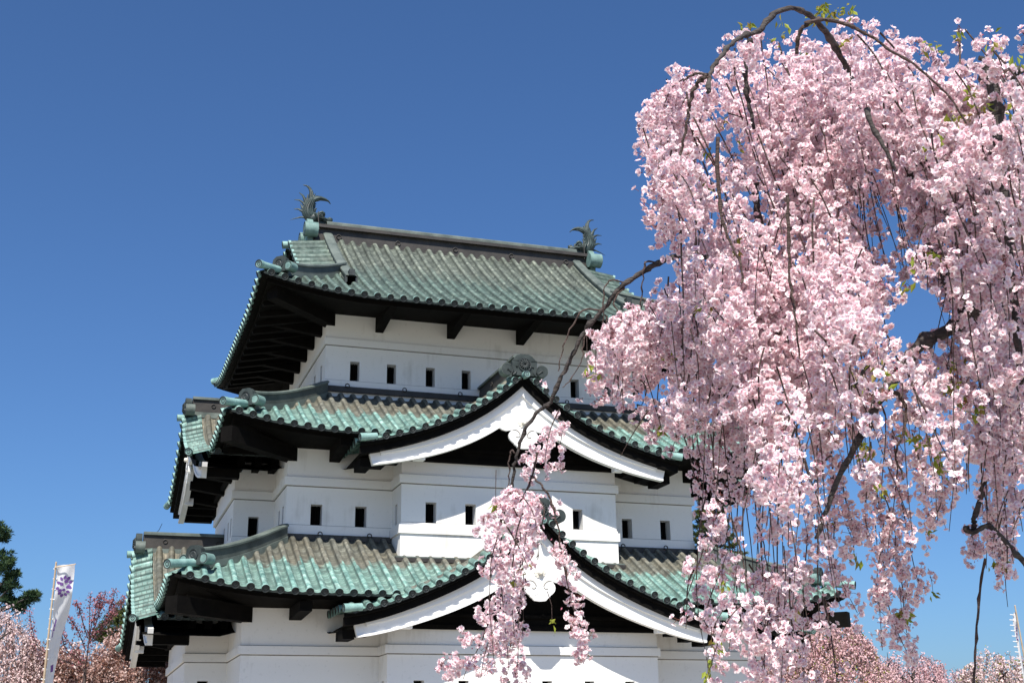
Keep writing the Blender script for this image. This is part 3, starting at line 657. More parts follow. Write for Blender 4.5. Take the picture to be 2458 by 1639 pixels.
def bark_mat(name, c1, c2):
    g = NG(name); sp = g.sep(g.uv()); n = g.noise(14, 6); o = g.mapv(g.obj(), (18, 18, 90)); n2 = g.noise(1.0, 4, o)
    col = g.ramp(g.math('ADD', g.math('MULTIPLY', n, .5), g.math('MULTIPLY', n2, .5)), [(.35, c1), (.65, c2)]); return g.fin(col, .85, n2, .9, .02, spec=.2)
M['petal'] = petal_mat('cherry_petals', (.64, .22, .29), (.905, .725, .76), (.985, .94, .94), .28)
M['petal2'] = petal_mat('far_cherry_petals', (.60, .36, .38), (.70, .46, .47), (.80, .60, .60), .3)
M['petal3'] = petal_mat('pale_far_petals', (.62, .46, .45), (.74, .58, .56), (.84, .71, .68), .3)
M['pinkbrown'] = leaf_mat('pink_and_bronze_bloom', [(0, (.14, .075, .05)), (.25, (.30, .15, .11)), (.5, (.52, .32, .27)), (.8, (.74, .54, .49)), (1, (.86, .72, .67))])
M['bud'] = simple('cherry_bud', (.34, .07, .12), (.60, .22, .30))
M['leaf'] = leaf_mat('young_cherry_leaf', [(0, (.20, .26, .03)), (.5, (.36, .42, .06)), (1, (.30, .20, .05))], .45)
M['shootleaf'] = leaf_mat('red_shoot_leaf', [(0, (.16, .05, .05)), (.6, (.40, .14, .16)), (1, (.62, .34, .38))])
M['pine'] = leaf_mat('pine_needles', [(0, (.014, .035, .018)), (.6, (.035, .075, .03)), (1, (.08, .12, .045))], .15)
M['fir'] = leaf_mat('fir_needles', [(0, (.02, .045, .014)), (.6, (.06, .085, .02)), (1, (.15, .15, .03))], .15)
M['bark'] = bark_mat('cherry_bark', (.028, .023, .021), (.115, .10, .092))
M['twig'] = bark_mat('cherry_twig', (.045, .028, .025), (.13, .095, .082))
M['pedicel'] = simple('red_pedicel', (.16, .045, .04), (.26, .10, .07))
def unit(v): return v/(np.linalg.norm(v, axis=-1, keepdims=True)+1e-9)
def frames(N):
    ref = np.where(np.abs(N[:, 2:3]) < .9, np.array([[0, 0, 1.]]), np.array([[1., 0, 0]])); A = unit(np.cross(N, ref)); return A, np.cross(N, A)
def flowers(mb, Cn, N, rad, m=0, petals=5, inner=True):
    """cupped double blossoms at centres Cn facing N"""
    n = len(Cn); A, B = frames(N); rot = rng.uniform(0, 6.28, n); rv = rng.uniform(0, 1, n)
    for ring_, (scale, lift, cup, cnt) in enumerate([(1.0, .0, .32, petals), (.66, .10, .62, petals)] if inner else [(1.0, 0, .3, petals)]):
        for k in range(cnt):
            th = rot+(k+.5*ring_)*2*np.pi/cnt+rng.normal(0, .10, n); d = np.cos(th)[:, None]*A+np.sin(th)[:, None]*B; e = np.cross(N, d)
            r = (rad*scale*rng.uniform(.85, 1.15, n))[:, None]; c_ = r*cup*rng.uniform(.5, 1.5, (n, 1)); base = Cn+N*(rad*lift)[:, None]
            V = np.stack([base+d*r*.10, base+d*r*.62+e*r*.50+N*c_*.55, base+d*r*1.0+e*r*.20+N*c_, base+d*r*.93+N*c_*.85, base+d*r*1.0-e*r*.20+N*c_, base+d*r*.62-e*r*.50+N*c_*.55], 1)
            i = np.arange(n)[:, None]*6
            uv = np.stack([np.repeat(rv[:, None], 6, 1), np.tile([.05, .6, 1, .95, 1, .6], (n, 1))*(1-.35*ring_)], -1)
            mb.add(V.reshape(-1, 3), np.concatenate([i+np.array([[0, 1, 2, 3]]), i+np.array([[0, 3, 4, 5]])]), m, uv)
def flecks(mb, P, size, m=0, up=0.0, stretch=1.0, N=None, u=None, wid=.62):
    n = len(P); N = unit(rng.normal(size=(n, 3))+np.array([0, 0, up])) if N is None else N; A, B = frames(N); t = rng.uniform(0, 6.28, n)[:, None]
    D = A*np.cos(t)+B*np.sin(t); E = np.cross(N, D); s = (size*rng.uniform(.6, 1.35, n))[:, None]
    V = np.stack([P-D*s*stretch, P+E*s*wid+N*s*.2, P+D*s*stretch, P-E*s*wid+N*s*.2], 1)
    uv = np.zeros((n, 4, 2)); uv[:, :, 0] = (rng.uniform(0, 1, n) if u is None else u)[:, None]; uv[:, :, 1] = np.array([.2, .8, 1, .8])
    mb.add(V.reshape(-1, 3), np.arange(n)[:, None]*4+np.array([[0, 1, 2, 3]]), m, uv)
def leaves(mb, P, D, size, m=0):
    n = len(P); D = unit(D); A, B = frames(D); t = rng.uniform(0, 6.28, n)[:, None]; E = A*np.cos(t)+B*np.sin(t); Nn = np.cross(D, E); s = (size*rng.uniform(.6, 1.2, n))[:, None]
    V = np.stack([P, P+D*s*.45+E*s*.24+Nn*s*.05, P+D*s*1.05-Nn*s*.12, P+D*s*.45-E*s*.24+Nn*s*.05], 1); uv = np.zeros((n, 4, 2)); uv[:, :, 0] = rng.uniform(0, 1, n)[:, None]
    mb.add(V.reshape(-1, 3), np.arange(n)[:, None]*4+np.array([[0, 1, 2, 3]]), m, uv)
def spline(P, k=6):
    P = np.asarray(P, float); n = len(P); t = np.arange(n); q = np.linspace(0, n-1, (n-1)*k+1); i = np.clip(q.astype(int), 0, n-2); f = (q-i)[:, None]
    p0, p1, p2, p3 = P[np.maximum(i-1, 0)], P[i], P[i+1], P[np.minimum(i+2, n-1)]
    return .5*(2*p1+(p2-p0)*f+(2*p0-5*p1+4*p2-p3)*f*f+(3*p1-p0-3*p2+p3)*f**3)
# ---------------------------------------------------------------- the weeping cherry at the right
GRID = """
00000000000000010033051000015
00000000000000133167775356416
00000000000001999888888368725
00000000000314669989999875663
00000000000878569999999866557
00000000007999899889999988778
00000000009996899798889998878
00000000004543699588999999878
00000000004835579997878888877
00000000004767935884646789878
00000000003687867897626588888
00000000001378978888626478867
00000000004888868898734468656
00000000004888987788854468845
00000000036678997678861157866
00000002365788998478872168886
00000005781778999868567468885
00000107781578989976735756887
00003706686588877897732874778
00007605368688888788643884678
00003700017645886864455468887
00006600001324886584545438888
00005300000067667465554436888
00243000000036678452255353787
00377300000036658653255440264
00786000000037477854145332560
00583300000146468745154103630
01560440000265656761013400230
03881030000267667763024500000
06870030000447766667244200000
25562040000137876654333000000
56442033000027878643302000000
34243000000017878643300000000
""".split()
# hand check: each row covers 50 photo pixels, columns start at x = 1050
DM = np.array([[int(c) for c in (r+'0'*29)[:29]] for r in GRID], float)
DM[20:31, 12:20] *= .87; s_ = DM[0:4, 21:29]; s_[s_ < 6.5] *= .6; s_ = DM[9:17, 20:25]; s_[s_ < 6.5] *= .82; s_ = DM[20:32, 18:26]; s_[s_ < 6] *= .8
DM = np.pad(DM, 1)
def dens(px, py):
    gx = np.clip((px-1050)/50+.5, 0, 30-1e-3); gy = np.clip(py/50+.5, 0, 34-1e-3); i = gx.astype(int); j = gy.astype(int); fx, fy = gx-i, gy-j
    i2 = np.minimum(i+1, DM.shape[1]-1); j2 = np.minimum(j+1, DM.shape[0]-1)
    return DM[j, i]*(1-fx)*(1-fy)+DM[j, i2]*fx*(1-fy)+DM[j2, i]*(1-fx)*fy+DM[j2, i2]*fx*fy
def dfield(px, py):
    """distance of the foliage from the camera, 5.6 to 8 m, in soft folds"""
    return 6.75+.55*np.sin(px/143+py/310)+.45*np.sin(py/171-px/260+1.3)+.25*np.sin(px/61+2*np.sin(py/97))-.35*np.clip((px-1500)/900, -.5, 1)
def PX(px, py, d): return np.array([at(a, b, c) for a, b, c in zip(np.ravel(px), np.ravel(py), np.ravel(d))])
def path(pts, d0, d1, k=5): 
    q = spline(pts, k); return PX(q[:, 0], q[:, 1], np.linspace(d0, d1, len(q)))
tk = PX([2980], [1500], [7.4])[0]; TREE = np.array([tk[0], tk[1], GZ]); 
cherry = empty('weeping_cherry_tree', TREE); tag(cherry, 'large weeping cherry in full pale pink bloom hanging in front of the castle', 'tree')
def kc(mb, name, mats):
    o = mb.build(name, mats, cherry, None); o.location = -TREE
    if name in ('twigs', 'blossoms', 'pedicels', 'young_leaves', 'buds', 'leaf_stalks'): o['kind'] = 'stuff'
    return o
crotch = PX([2760], [520], [7.3])[0]
mb = MB(); tr = spline([TREE+np.array([0, 0, -.2]), TREE+np.array([.03, .05, .5]), TREE+np.array([-.06, 0, 1.4]), crotch*.5+(TREE+np.array([0, 0, 2.0]))*.5, crotch], 6)
rt_ = np.linspace(.24, .13, len(tr))*(1+.25*np.exp(-np.linspace(0, 1, len(tr))*14))*(1+.04*rng.normal(size=len(tr)))
tr = np.concatenate([tr, [crotch+np.array([-.02, .03, .10]), crotch+np.array([-.05, .06, .20]), crotch+np.array([-.07, .09, .27])]]); rt_ = np.concatenate([rt_, [.105, .065, .02]]); mb.tube(tr, rt_, 18); kc(mb, 'trunk', M['bark'])
LIMBS = []
def limb(pts, d0, d1, r0, r1, n=10, start=None):
    P = path(pts, d0, d1); 
    if start is not None: P = np.concatenate([spline([start, (start+P[0])/2+np.array([0, 0, .12]), P[0]], 4)[:-1], P])
    P = P+(.004*np.sin(np.arange(len(P))*1.7)+.003*rng.normal(size=len(P)))[:, None]*np.array([1, .5, .3])
    r = np.linspace(r0, r1, len(P))*(1+.09*np.sin(np.arange(len(P))*2.3)+.10*rng.normal(size=len(P))+.5*(rng.uniform(size=len(P)) < .07))
    b = MB(); b.tube(P, r, n); kc(b, 'limb', M['bark'] if r0 > .012 else M['twig']); LIMBS.append(P)
limb([(2560, 250), (2480, 207), (2420, 216), (2378, 200), (2370, 168)], 6.8, 5.95, .055, .036, start=crotch)
limb([(2366, 160), (2384, 215), (2396, 300), (2405, 400), (2416, 500), (2424, 620), (2436, 740), (2446, 860), (2452, 920)], 5.95, 5.7, .030, .012)
limb([(2560, 190), (2458, 168), (2425, 185), (2390, 150), (2350, 140)], 7.2, 7.3, .04, .012, start=crotch)
limb([(2368, 170), (2345, 163), (2318, 168), (2285, 190), (2262, 215)], 6.9, 6.8, .022, .008)
limb([(2600, 640), (2458, 666), (2378, 692), (2330, 755), (2262, 800), (2212, 824), (2164, 882), (2131, 922), (2107, 967), (2078, 1024), (2058, 1061), (2009, 1155), (1984, 1224), (1960, 1290)], 6.3, 5.75, .05, .008, start=crotch)
limb([(2330, 755), (2285, 690), (2245, 605), (2215, 530), (2192, 440), (2150, 370), (2108, 308), (2060, 230), (2045, 200)], 6.1, 7.2, .044, .019)
limb([(2045, 200), (2026, 150), (1992, 92), (1968, 61), (1939, 35), (1899, 20), (1854, 37), (1821, 75), (1785, 86), (1756, 106), (1731, 135), (1711, 163), (1702, 195), (1700, 222)], 7.1, 5.8, .017, .009)
limb([(1700, 182), (1682, 192), (1664, 218), (1654, 255), (1651, 285), (1640, 340), (1628, 385)], 5.8, 5.8, .011, .006)
limb([(1698, 180), (1676, 177), (1655, 184), (1640, 196)], 5.8, 5.8, .007, .004)
limb([(1912, 130), (1914, 100), (1925, 70), (1950, 52), (1985, 48), (2040, 62), (2068, 77), (2101, 94), (2137, 122), (2188, 150), (2233, 189), (2264, 217), (2290, 247), (2320, 298)], 5.95, 5.8, .010, .004)
limb([(2080, 260), (2092, 300), (2120, 350), (2150, 410)], 6.0, 5.9, .014, .006)
limb([(1800, 92), (1790, 165), (1794, 230), (1800, 262), (1810, 310)], 6.7, 6.7, .013, .010)
limb([(1812, 440), (1818, 500), (1828, 560), (1822, 620)], 6.9, 6.9, .022, .012)
limb([(1722, 330), (1724, 440), (1732, 520), (1752, 580), (1778, 630), (1782, 680)], 6.1, 6.0, .010, .004)
limb([(1890, 468), (1893, 560), (1894, 660), (1903, 720), (1912, 790), (1920, 860)], 6.0, 5.9, .008, .004)
limb([(2164, 885), (2110, 868), (2078, 884), (2050, 930)], 5.9, 5.8, .016, .006)
limb([(2130, 935), (2160, 950), (2175, 990), (2168, 1040), (2150, 1090), (2170, 1150)], 5.9, 5.8, .010, .004)
limb([(2000, 860), (1840, 720), (1700, 620), (1640, 612), (1580, 632), (1540, 655), (1490, 690), (1450, 740), (1410, 785), (1385, 830), (1365, 870), (1346, 908), (1320, 965), (1294, 985), (1261, 1030), (1244, 1081), (1235, 1115), (1230, 1157), (1219, 1199), (1205, 1245)], 6.9, 6.9, .0165, .0065)
limb([(1219, 1199), (1205, 1240), (1196, 1290), (1186, 1340), (1176, 1390)], 6.9, 6.9, .008, .005)
limb([(1240, 1095), (1228, 1080), (1222, 1110), (1222, 1150), (1215, 1200)], 6.9, 6.9, .005, .003)
limb([(1290, 1085), (1278, 1140), (1262, 1180), (1245, 1220), (1240, 1300), (1235, 1380), (1232, 1440)], 7.0, 7.0, .006, .003)
limb([(1275, 1142), (1300, 1165), (1322, 1200), (1338, 1260), (1350, 1330), (1362, 1400), (1380, 1470), (1395, 1530), (1405, 1575)], 7.0, 6.9, .006, .003)
limb([(1580, 632), (1552, 628), (1545, 650), (1540, 700), (1536, 745), (1531, 760)], 6.9, 6.8, .006, .003)
limb([(1500, 680), (1470, 672), (1452, 690), (1448, 740), (1447, 790)], 6.9, 6.8, .005, .003)
limb([(1440, 745), (1400, 745), (1370, 790), (1350, 840), (1340, 890)], 6.9, 6.8, .005, .003)
limb([(1410, 785), (1400, 830), (1398, 860), (1370, 910), (1350, 930)], 6.9, 6.8, .004, .002)
limb([(1500, 690), (1475, 720), (1485, 760), (1500, 800)], 6.9, 6.8, .005, .003)
limb([(1452, 755), (1462, 800), (1475, 850), (1490, 890)], 6.9, 6.8, .004, .003)
limb([(2362, 1150), (2352, 1200), (2338, 1245), (2336, 1275), (2318, 1268), (2336, 1278), (2372, 1262), (2410, 1295), (2440, 1330), (2470, 1360)], 6.3, 6.2, .014, .012)
limb([(2365, 1340), (2352, 1420), (2346, 1500), (2340, 1580), (2337, 1660)], 6.4, 6.3, .007, .005)
# hanging strands: every one arches out and drops
tw = MB(); nstr = 0; SP = []
for it in range(9000):
    if nstr >= 360: break
    x, y = rng.uniform(1080, 2480), rng.uniform(60, 1500)
    if dens(np.array([x]), np.array([y]))[0] < rng.uniform(2.5, 7): continue
    if x < 1480 and y < 1150 and nstr % 3: continue
    L = rng.uniform(160, 620); sl = rng.normal(.30 if y < 420 else (.12 if y < 900 else .02), .14); n = 9; t = np.linspace(0, 1, n)
    sgn = rng.choice([-1, 1]); ax = sgn*rng.uniform(5, 40)
    xs = x+sl*L*t+ax*(1-np.exp(-t*6))+rng.uniform(-22, 22)*np.sin(t*rng.uniform(2, 5)+rng.uniform(0, 6))+rng.normal(0, 3, n).cumsum()*.6; ys = y+L*t-rng.uniform(5, 30)*np.sin(np.clip(t*4, 0, np.pi)); d = dfield(x, y)+rng.uniform(-.75, .40)+rng.normal(0, .04, n).cumsum()
    ok = dens(xs, ys) > 2.3; k = n if ok.all() else max(3, int(np.argmin(ok)))
    q = spline(np.stack([xs[:k], ys[:k], d[:k]], 1), 3); P = PX(q[:, 0], q[:, 1], q[:, 2]); r0 = rng.uniform(.0028, .0055)
    tw.tube(P, np.linspace(r0, .0016, len(P)), 5, caps=False); nstr += 1; SP.append(q)
HANG = [[(2090, 1060), (2095, 1130), (2108, 1200), (2122, 1280), (2110, 1345), (2105, 1400), (2112, 1470), (2118, 1560)], [(2140, 1020), (2150, 1100), (2160, 1180), (2175, 1260), (2190, 1340), (2205, 1400), (2210, 1425)], [(2112, 1280), (2120, 1340), (2128, 1420), (2140, 1480), (2170, 1550), (2190, 1580)],
        [(1995, 1080), (2000, 1150), (2003, 1250), (2000, 1340), (2015, 1385), (2058, 1470)], [(2245, 1020), (2250, 1090), (2262, 1150), (2258, 1210), (2232, 1268)], [(2015, 1120), (2030, 1200), (2045, 1250), (2050, 1325)], [(2190, 1040), (2205, 1100), (2222, 1150), (2218, 1215)], [(2362, 1180), (2375, 1240), (2390, 1290), (2400, 1340), (2412, 1385)],
        [(2330, 1270), (2336, 1300), (2340, 1330)], [(2420, 1180), (2410, 1240), (2420, 1300), (2405, 1350)], [(1342, 1300), (1350, 1340), (1362, 1400), (1380, 1470), (1395, 1530), (1405, 1580)], [(2120, 1180), (2140, 1240), (2150, 1300), (2140, 1360)], [(2150, 1340), (2165, 1400), (2170, 1470), (2178, 1530)], [(2070, 1100), (2080, 1170), (2076, 1240), (2090, 1290)],
        [(1640, 190), (1610, 215), (1590, 270), (1582, 330)], [(1650, 230), (1620, 280), (1600, 330), (1615, 360)], [(1600, 190), (1605, 240), (1570, 300)], [(1690, 230), (1680, 290), (1665, 340)], [(1585, 345), (1582, 420), (1592, 500), (1605, 580)], [(1612, 360), (1600, 440), (1610, 520), (1622, 590)]]
DIR = []
for j, h in enumerate(HANG):
    h = np.array(h, float); dd_ = dfield(h[:, 0], h[:, 1]).mean()-.15; q = spline(np.column_stack([h, dd_+rng.normal(0, .03, len(h)).cumsum()]), 6)
    tw.tube(PX(q[:, 0], q[:, 1], q[:, 2]), np.linspace(.0042, .0016, len(q)), 5, caps=False)
    m = int(len(q)*(2.6 if j >= 14 else 1.55)); i = rng.integers(2, len(q), m); sp_ = 22 if j >= 14 else 11
    DIR.append(q[i]+rng.normal(0, 1, (m, 3))*np.array([sp_, sp_, .05])*(.6+.8*np.sin(i*.45)[:, None]**2))
DIR = np.concatenate(DIR)
kc(tw, 'twigs', M['twig'])
# umbels of blossom: along the strands and through the folds of the crown
cand = []
for q in SP:
    m = max(2, int(len(q)*1.3)); i = rng.integers(0, len(q), m); cand.append(q[i]+rng.normal(0, 1, (m, 3))*np.array([5, 8, .03]))
def keep_by_density(c, k, pw, lo=0.0): 
    v = dens(c[:, 0], c[:, 1])/9; return c[(rng.uniform(0, 1, len(c)) < np.clip(v**pw, 0, 1)*k) & (v > lo)]
# round pompoms of bloom hung on the strands and through the crown
NC = 2900
x = rng.uniform(1050, 2500, NC); y = rng.uniform(-20, 1660, NC); lay = rng.uniform(0, 1, NC)
ctr = np.stack([x, y, dfield(x, y)+np.where(lay < .75, rng.normal(0, .12, NC), rng.uniform(.2, 1.2, NC))], 1)
ctr = np.concatenate([ctr]+[q[rng.integers(0, len(q), max(1, len(q)//6))] for q in SP]); ctr = np.concatenate([keep_by_density(ctr[(ctr[:, 1] < 1050) | (rng.uniform(size=len(ctr)) < .68)], .37, 2.1, .14), keep_by_density(ctr[(ctr[:, 0] < 1480)], .13, 1.2, .14)])
rad = np.where(rng.uniform(size=len(ctr)) < .6, rng.uniform(.035, .085, len(ctr)), rng.uniform(.085, .150, len(ctr)))*np.clip(dens(ctr[:, 0], ctr[:, 1])/7.5, .45, 1.1); nu = (3+rad*rad*3100).astype(int); ii = np.repeat(np.arange(len(ctr)), nu)
CP = PX(ctr[:, 0], ctr[:, 1], ctr[:, 2]); dr = unit(rng.normal(size=(len(ii), 3))); 
P0 = CP[ii]+dr*(rad[ii]*rng.uniform(.5, 1, len(ii))**.3)[:, None]*np.array([1, 1, 1.15])
w_ = P0-CAM; dd = w_@FW; qx = 1229+FPX*(w_@RT)/dd; qy = 819.5-FPX*(w_@UP)/dd; v = dens(qx, qy)/9
ok = rng.uniform(0, 1, len(v)) < np.clip((v-.10)*3.2, 0, 1); P0, dr, dn = P0[ok], dr[ok], v[ok]
# looser umbels between them
cand = np.concatenate(cand); c2 = keep_by_density(cand, .42, .8, .1); x = rng.uniform(1050, 2500, 14000); y = rng.uniform(-20, 1660, 14000)
c3 = keep_by_density(np.stack([x, y, dfield(x, y)+rng.normal(.1, .2, 14000)], 1), .07, 2.4); cand = np.concatenate([c2, c3, DIR])
P0 = np.concatenate([P0, PX(cand[:, 0], cand[:, 1], cand[:, 2])]); dr = np.concatenate([dr, np.zeros((len(cand), 3))]); dn = np.concatenate([dn, dens(cand[:, 0], cand[:, 1])/9]); keep_ = dn > .07; P0, dr, dn = P0[keep_], dr[keep_], dn[keep_]; nU = len(P0)
cnt = rng.integers(3, 6, nU); idx = np.repeat(np.arange(nU), cnt); nF = len(idx)
dirs = unit(rng.normal(size=(nF, 3))*.75+1.5*dr[idx]+np.array([0, 0, -.12])); ln = rng.uniform(.014, .034, nF)
Fc = P0[idx]+dirs*ln[:, None]; Fn = unit(dirs+.28*rng.normal(size=(nF, 3)))
bl = MB(); flowers(bl, Fc, Fn, rng.uniform(.0138, .0190, nF)); print('FLOWERS', nF)
kc(bl, 'blossoms', M['petal'])
# pedicels where the bloom is thin enough to see them
pk = np.where((dn[idx] < .62) & (rng.uniform(size=nF) < .8))[0]; pd_ = MB(); A = P0[idx[pk]]; B = Fc[pk]; S_ = unit(np.cross(B-A, FW))*.0011; n = len(pk)
pd_.add(np.stack([A-S_, A+S_, B+S_, B-S_], 1).reshape(-1, 3), np.arange(n)[:, None]*4+np.array([[0, 1, 2, 3]]))
S2_ = unit(np.cross(B-A, S_))*.0011; pd_.add(np.stack([A-S2_, A+S2_, B+S2_, B-S2_], 1).reshape(-1, 3), np.arange(n)[:, None]*4+np.array([[0, 1, 2, 3]]))
kc(pd_, 'pedicels', M['pedicel'])
bk = rng.choice(pk, len(pk)//3); bd_ = MB(); bp = P0[idx[bk]]+unit(rng.normal(size=(len(bk), 3))+np.array([0, 0, -.8]))*rng.uniform(.018, .04, (len(bk), 1)); flecks(bd_, bp, np.full(len(bp), .0052), stretch=1.3)
flecks(bd_, bp+.002, np.full(len(bp), .005), stretch=1.3); ob = kc(bd_, 'buds', M['bud'])
# young leaves in small tufts
lt = [(1975, 20, 26), (1998, 32, 20), (1955, 42, 14), (2030, 18, 10), (2045, 30, 6), (1800, 58, 6), (1783, 68, 5), (1870, 55, 4), (1885, 75, 4), (1865, 95, 5), (1940, 125, 6), (2025, 100, 5), (2230, 105, 8), (2255, 112, 5), (2300, 80, 8), (2215, 220, 7),
      (2320, 205, 6), (2330, 235, 8), (2362, 255, 8), (2290, 285, 10), (2335, 280, 8), (2270, 300, 6), (2235, 350, 16), (2250, 330, 8), (2305, 300, 6), (2080, 245, 7), (2035, 260, 6), (2430, 255, 8), (2440, 150, 6), (2385, 105, 6), (1735, 285, 5), (1775, 340, 4), (1670, 425, 8), (1685, 440, 6), (1700, 357, 5), (1780, 575, 5), (1770, 600, 6),
      (2235, 615, 14), (2195, 630, 6), (2180, 680, 6), (1690, 735, 8), (1620, 830, 10), (1610, 858, 10), (1650, 960, 8), (1560, 790, 14), (1550, 775, 8), (1520, 810, 8), (1680, 820, 6), (1585, 1030, 8), (2290, 930, 22), (2305, 960, 24), (2320, 880, 12), (2280, 885, 10), (2345, 985, 10), (2400, 955, 8), (2185, 1050, 12), (2075, 1060, 14), (2080, 1085, 10), (2210, 1065, 8),
      (2260, 1120, 14), (2250, 1095, 10), (2110, 1175, 10), (2060, 900, 8), (2110, 890, 8), (2130, 940, 6), (2230, 1270, 8), (2050, 1330, 8), (2165, 1470, 14), (2175, 1480, 10), (2240, 1425, 6), (1735, 1395, 8), (1715, 1540, 10), (1700, 1620, 8), (1710, 1590, 6), (1905, 1470, 5), (2385, 1350, 6), (2400, 1250, 4), (1325, 1485, 4), (1255, 1370, 5), (1235, 1385, 4), (1410, 880, 6), (1430, 900, 6), (2410, 1350, 5), (1190, 1210, 4), (2000, 1260, 6)]
lf = MB(); sk = MB()
for px, py, n in lt:
    d = dfield(px, py)-.25; c = at(px, py, d); py > 330 and sk.tube([c+np.array([0, 0, .16])+rng.normal(0, .02, 3), c+np.array([0, 0, .07]), c], [.0022, .0018, .0014], 4, caps=False); P = c+rng.normal(0, .016, (n, 3)); leaves(lf, P, rng.normal(0, .6, (n, 3))+np.array([0, 0, -.7]), .045)
kc(lf, 'young_leaves', M['leaf']); kc(sk, 'leaf_stalks', M['twig'])
# ---------------------------------------------------------------- trees further off
def skeleton(mb, base, top, r0, n_l, spread, rise, seed):
    rg = np.random.default_rng(seed); H = top[2]-base[2]
    tr = spline([base-np.array([0, 0, .3]), base+(top-base)*.3+rg.normal(0, .1, 3)*[1, 1, 0], base+(top-base)*.62+rg.normal(0, .15, 3)*[1, 1, 0], base+(top-base)*.95], 5)
    mb.tube(tr, np.linspace(r0, r0*.2, len(tr)), 10); tips = []
    for k in range(n_l):
        f = rg.uniform(.3, .92); s = tr[int(f*(len(tr)-1))]; th = rg.uniform(0, 6.28); L = spread*(1.15-.6*f)*rg.uniform(.6, 1.1); d = np.array([math.cos(th), math.sin(th), 0])
        P = spline([s, s+d*L*.5+np.array([0, 0, rise*L*.6]), s+d*L+np.array([0, 0, rise*L])], 4); mb.tube(P, np.linspace(r0*.38, r0*.06, len(P)), 6, caps=False); tips.append(P)
        for j in range(3):
            a = P[rg.integers(3, len(P))]; e = unit(d+rg.normal(0, .6, 3)+np.array([0, 0, rise]))*L*.45; Q = spline([a, a+e*.5, a+e], 3); mb.tube(Q, np.linspace(r0*.14, r0*.03, len(Q)), 5, caps=False); tips.append(Q)
    return tips
def far_base(px, D): p = at(px, 1600, D); return np.array([p[0], p[1], GZ])
def top_at(px, py, D): return at(px, py, D)
def bloom_tree(name, px, py, D, half, label, mat, nfl, size, seed, weeping=True, group=None, trunkr=.2, depth=None, leafy=None):
    """crown built from hanging or rising sprays of small blossoms over a real branch frame"""
    base = far_base(px, D); top = top_at(px, py, D); root = empty(name, base); tag(root, label, 'tree', group); rg = np.random.default_rng(seed)
    def k(b, n, m_):
        o = b.build(n, m_, root); o.location = -base
        if n != 'trunk': o['kind'] = 'stuff'
    tb = MB(); tips = skeleton(tb, base, top-np.array([0, 0, .25]), trunkr, 14, half*.95, .35 if weeping else .7, seed); k(tb, 'trunk', M['bark'])
    H = top[2]-GZ; cr = MB(); tw_ = MB(); allp = []
    ns = nfl//42
    for i in range(ns):
        th = rg.uniform(0, 6.28); rr = math.sqrt(rg.uniform(0, 1)); x, y_ = rr*math.cos(th)*half, rr*math.sin(th)*(depth or half)
        zt = top[2]-H*.42*rr**2.2+rg.normal(0, .12)-rg.uniform(0, .5)*(H*.25 if not weeping else H*.12)
        s = np.array([base[0]+x, base[1]+y_, zt]); L = rg.uniform(.5, 1.6) if weeping else rg.uniform(.3, .9)
        out = np.array([math.cos(th), math.sin(th), 0])
        t = np.linspace(0, 1, 7)[:, None]
        Q = s+out*(.35*np.sin(np.minimum(t*2.2, 1.57)))*(.6 if weeping else .25)+np.array([0, 0, 1])*((.16*np.sin(np.minimum(t*5, 3.14))-L*t**1.3) if weeping else (L*t-.0*t))+rg.normal(0, .03, (7, 3))
        tw_.tube(Q, np.linspace(.012, .004, 7), 3, caps=False)
        f = rg.uniform(.08, 1, 42)*6; i0 = np.minimum(f.astype(int), 5); fr = (f-i0)[:, None]; allp.append(Q[i0]*(1-fr)+Q[i0+1]*fr+rg.normal(0, .055, (42, 3)))
    P = np.concatenate(allp); flecks(cr, P, size); k(cr, 'crown', mat); k(tw_, 'twigs', M['twig'])
    if leafy: 
        lb = MB(); j = rg.choice(len(P), len(P)//7); flecks(lb, P[j]+rg.normal(0, .05, (len(j), 3)), size*.9); k(lb, 'leaves', M[leafy])
    return root
GR = 'cherry trees blooming beyond the castle'
bloom_tree('cherry_tree', 1985, 1478, 41, 2.1, 'full round pink weeping cherry low at the right of the castle', M['petal2'], 26000, .042, 11, True, GR, leafy='leaf')
bloom_tree('cherry_tree', 1790, 1500, 43, 2.3, 'pink weeping cherry partly behind the right end of the castle', M['petal2'], 18000, .042, 12, True, GR)
bloom_tree('cherry_tree', 2190, 1575, 45, 2.6, 'lowest pink weeping cherry with bare arching twigs left of the thin bare strand', M['petal2'], 16000, .042, 13, True, GR)
bloom_tree('cherry_tree', 2400, 1568, 40, 1.8, 'palest cream pink weeping cherry beside the right hand banner', M['petal3'], 15000, .042, 14, True, GR, leafy='leaf')
bloom_tree('cherry_tree', -20, 1462, 36, 1.75, 'grey pink weeping cherry at the left edge under the pine', M['petal3'], 20000, .036, 15, True, GR, leafy='pinkbrown')
bloom_tree('cherry_tree', 130, 1585, 37, 1.5, 'low bronze leaved cherry tree behind the left banner', M['pinkbrown'], 22000, .045, 16, False, GR)
bloom_tree('cherry_tree', 330, 1548, 39, 1.9, 'bronze leaved pink cherry tree against the left corner of the castle', M['pinkbrown'], 30000, .045, 17, False, GR)
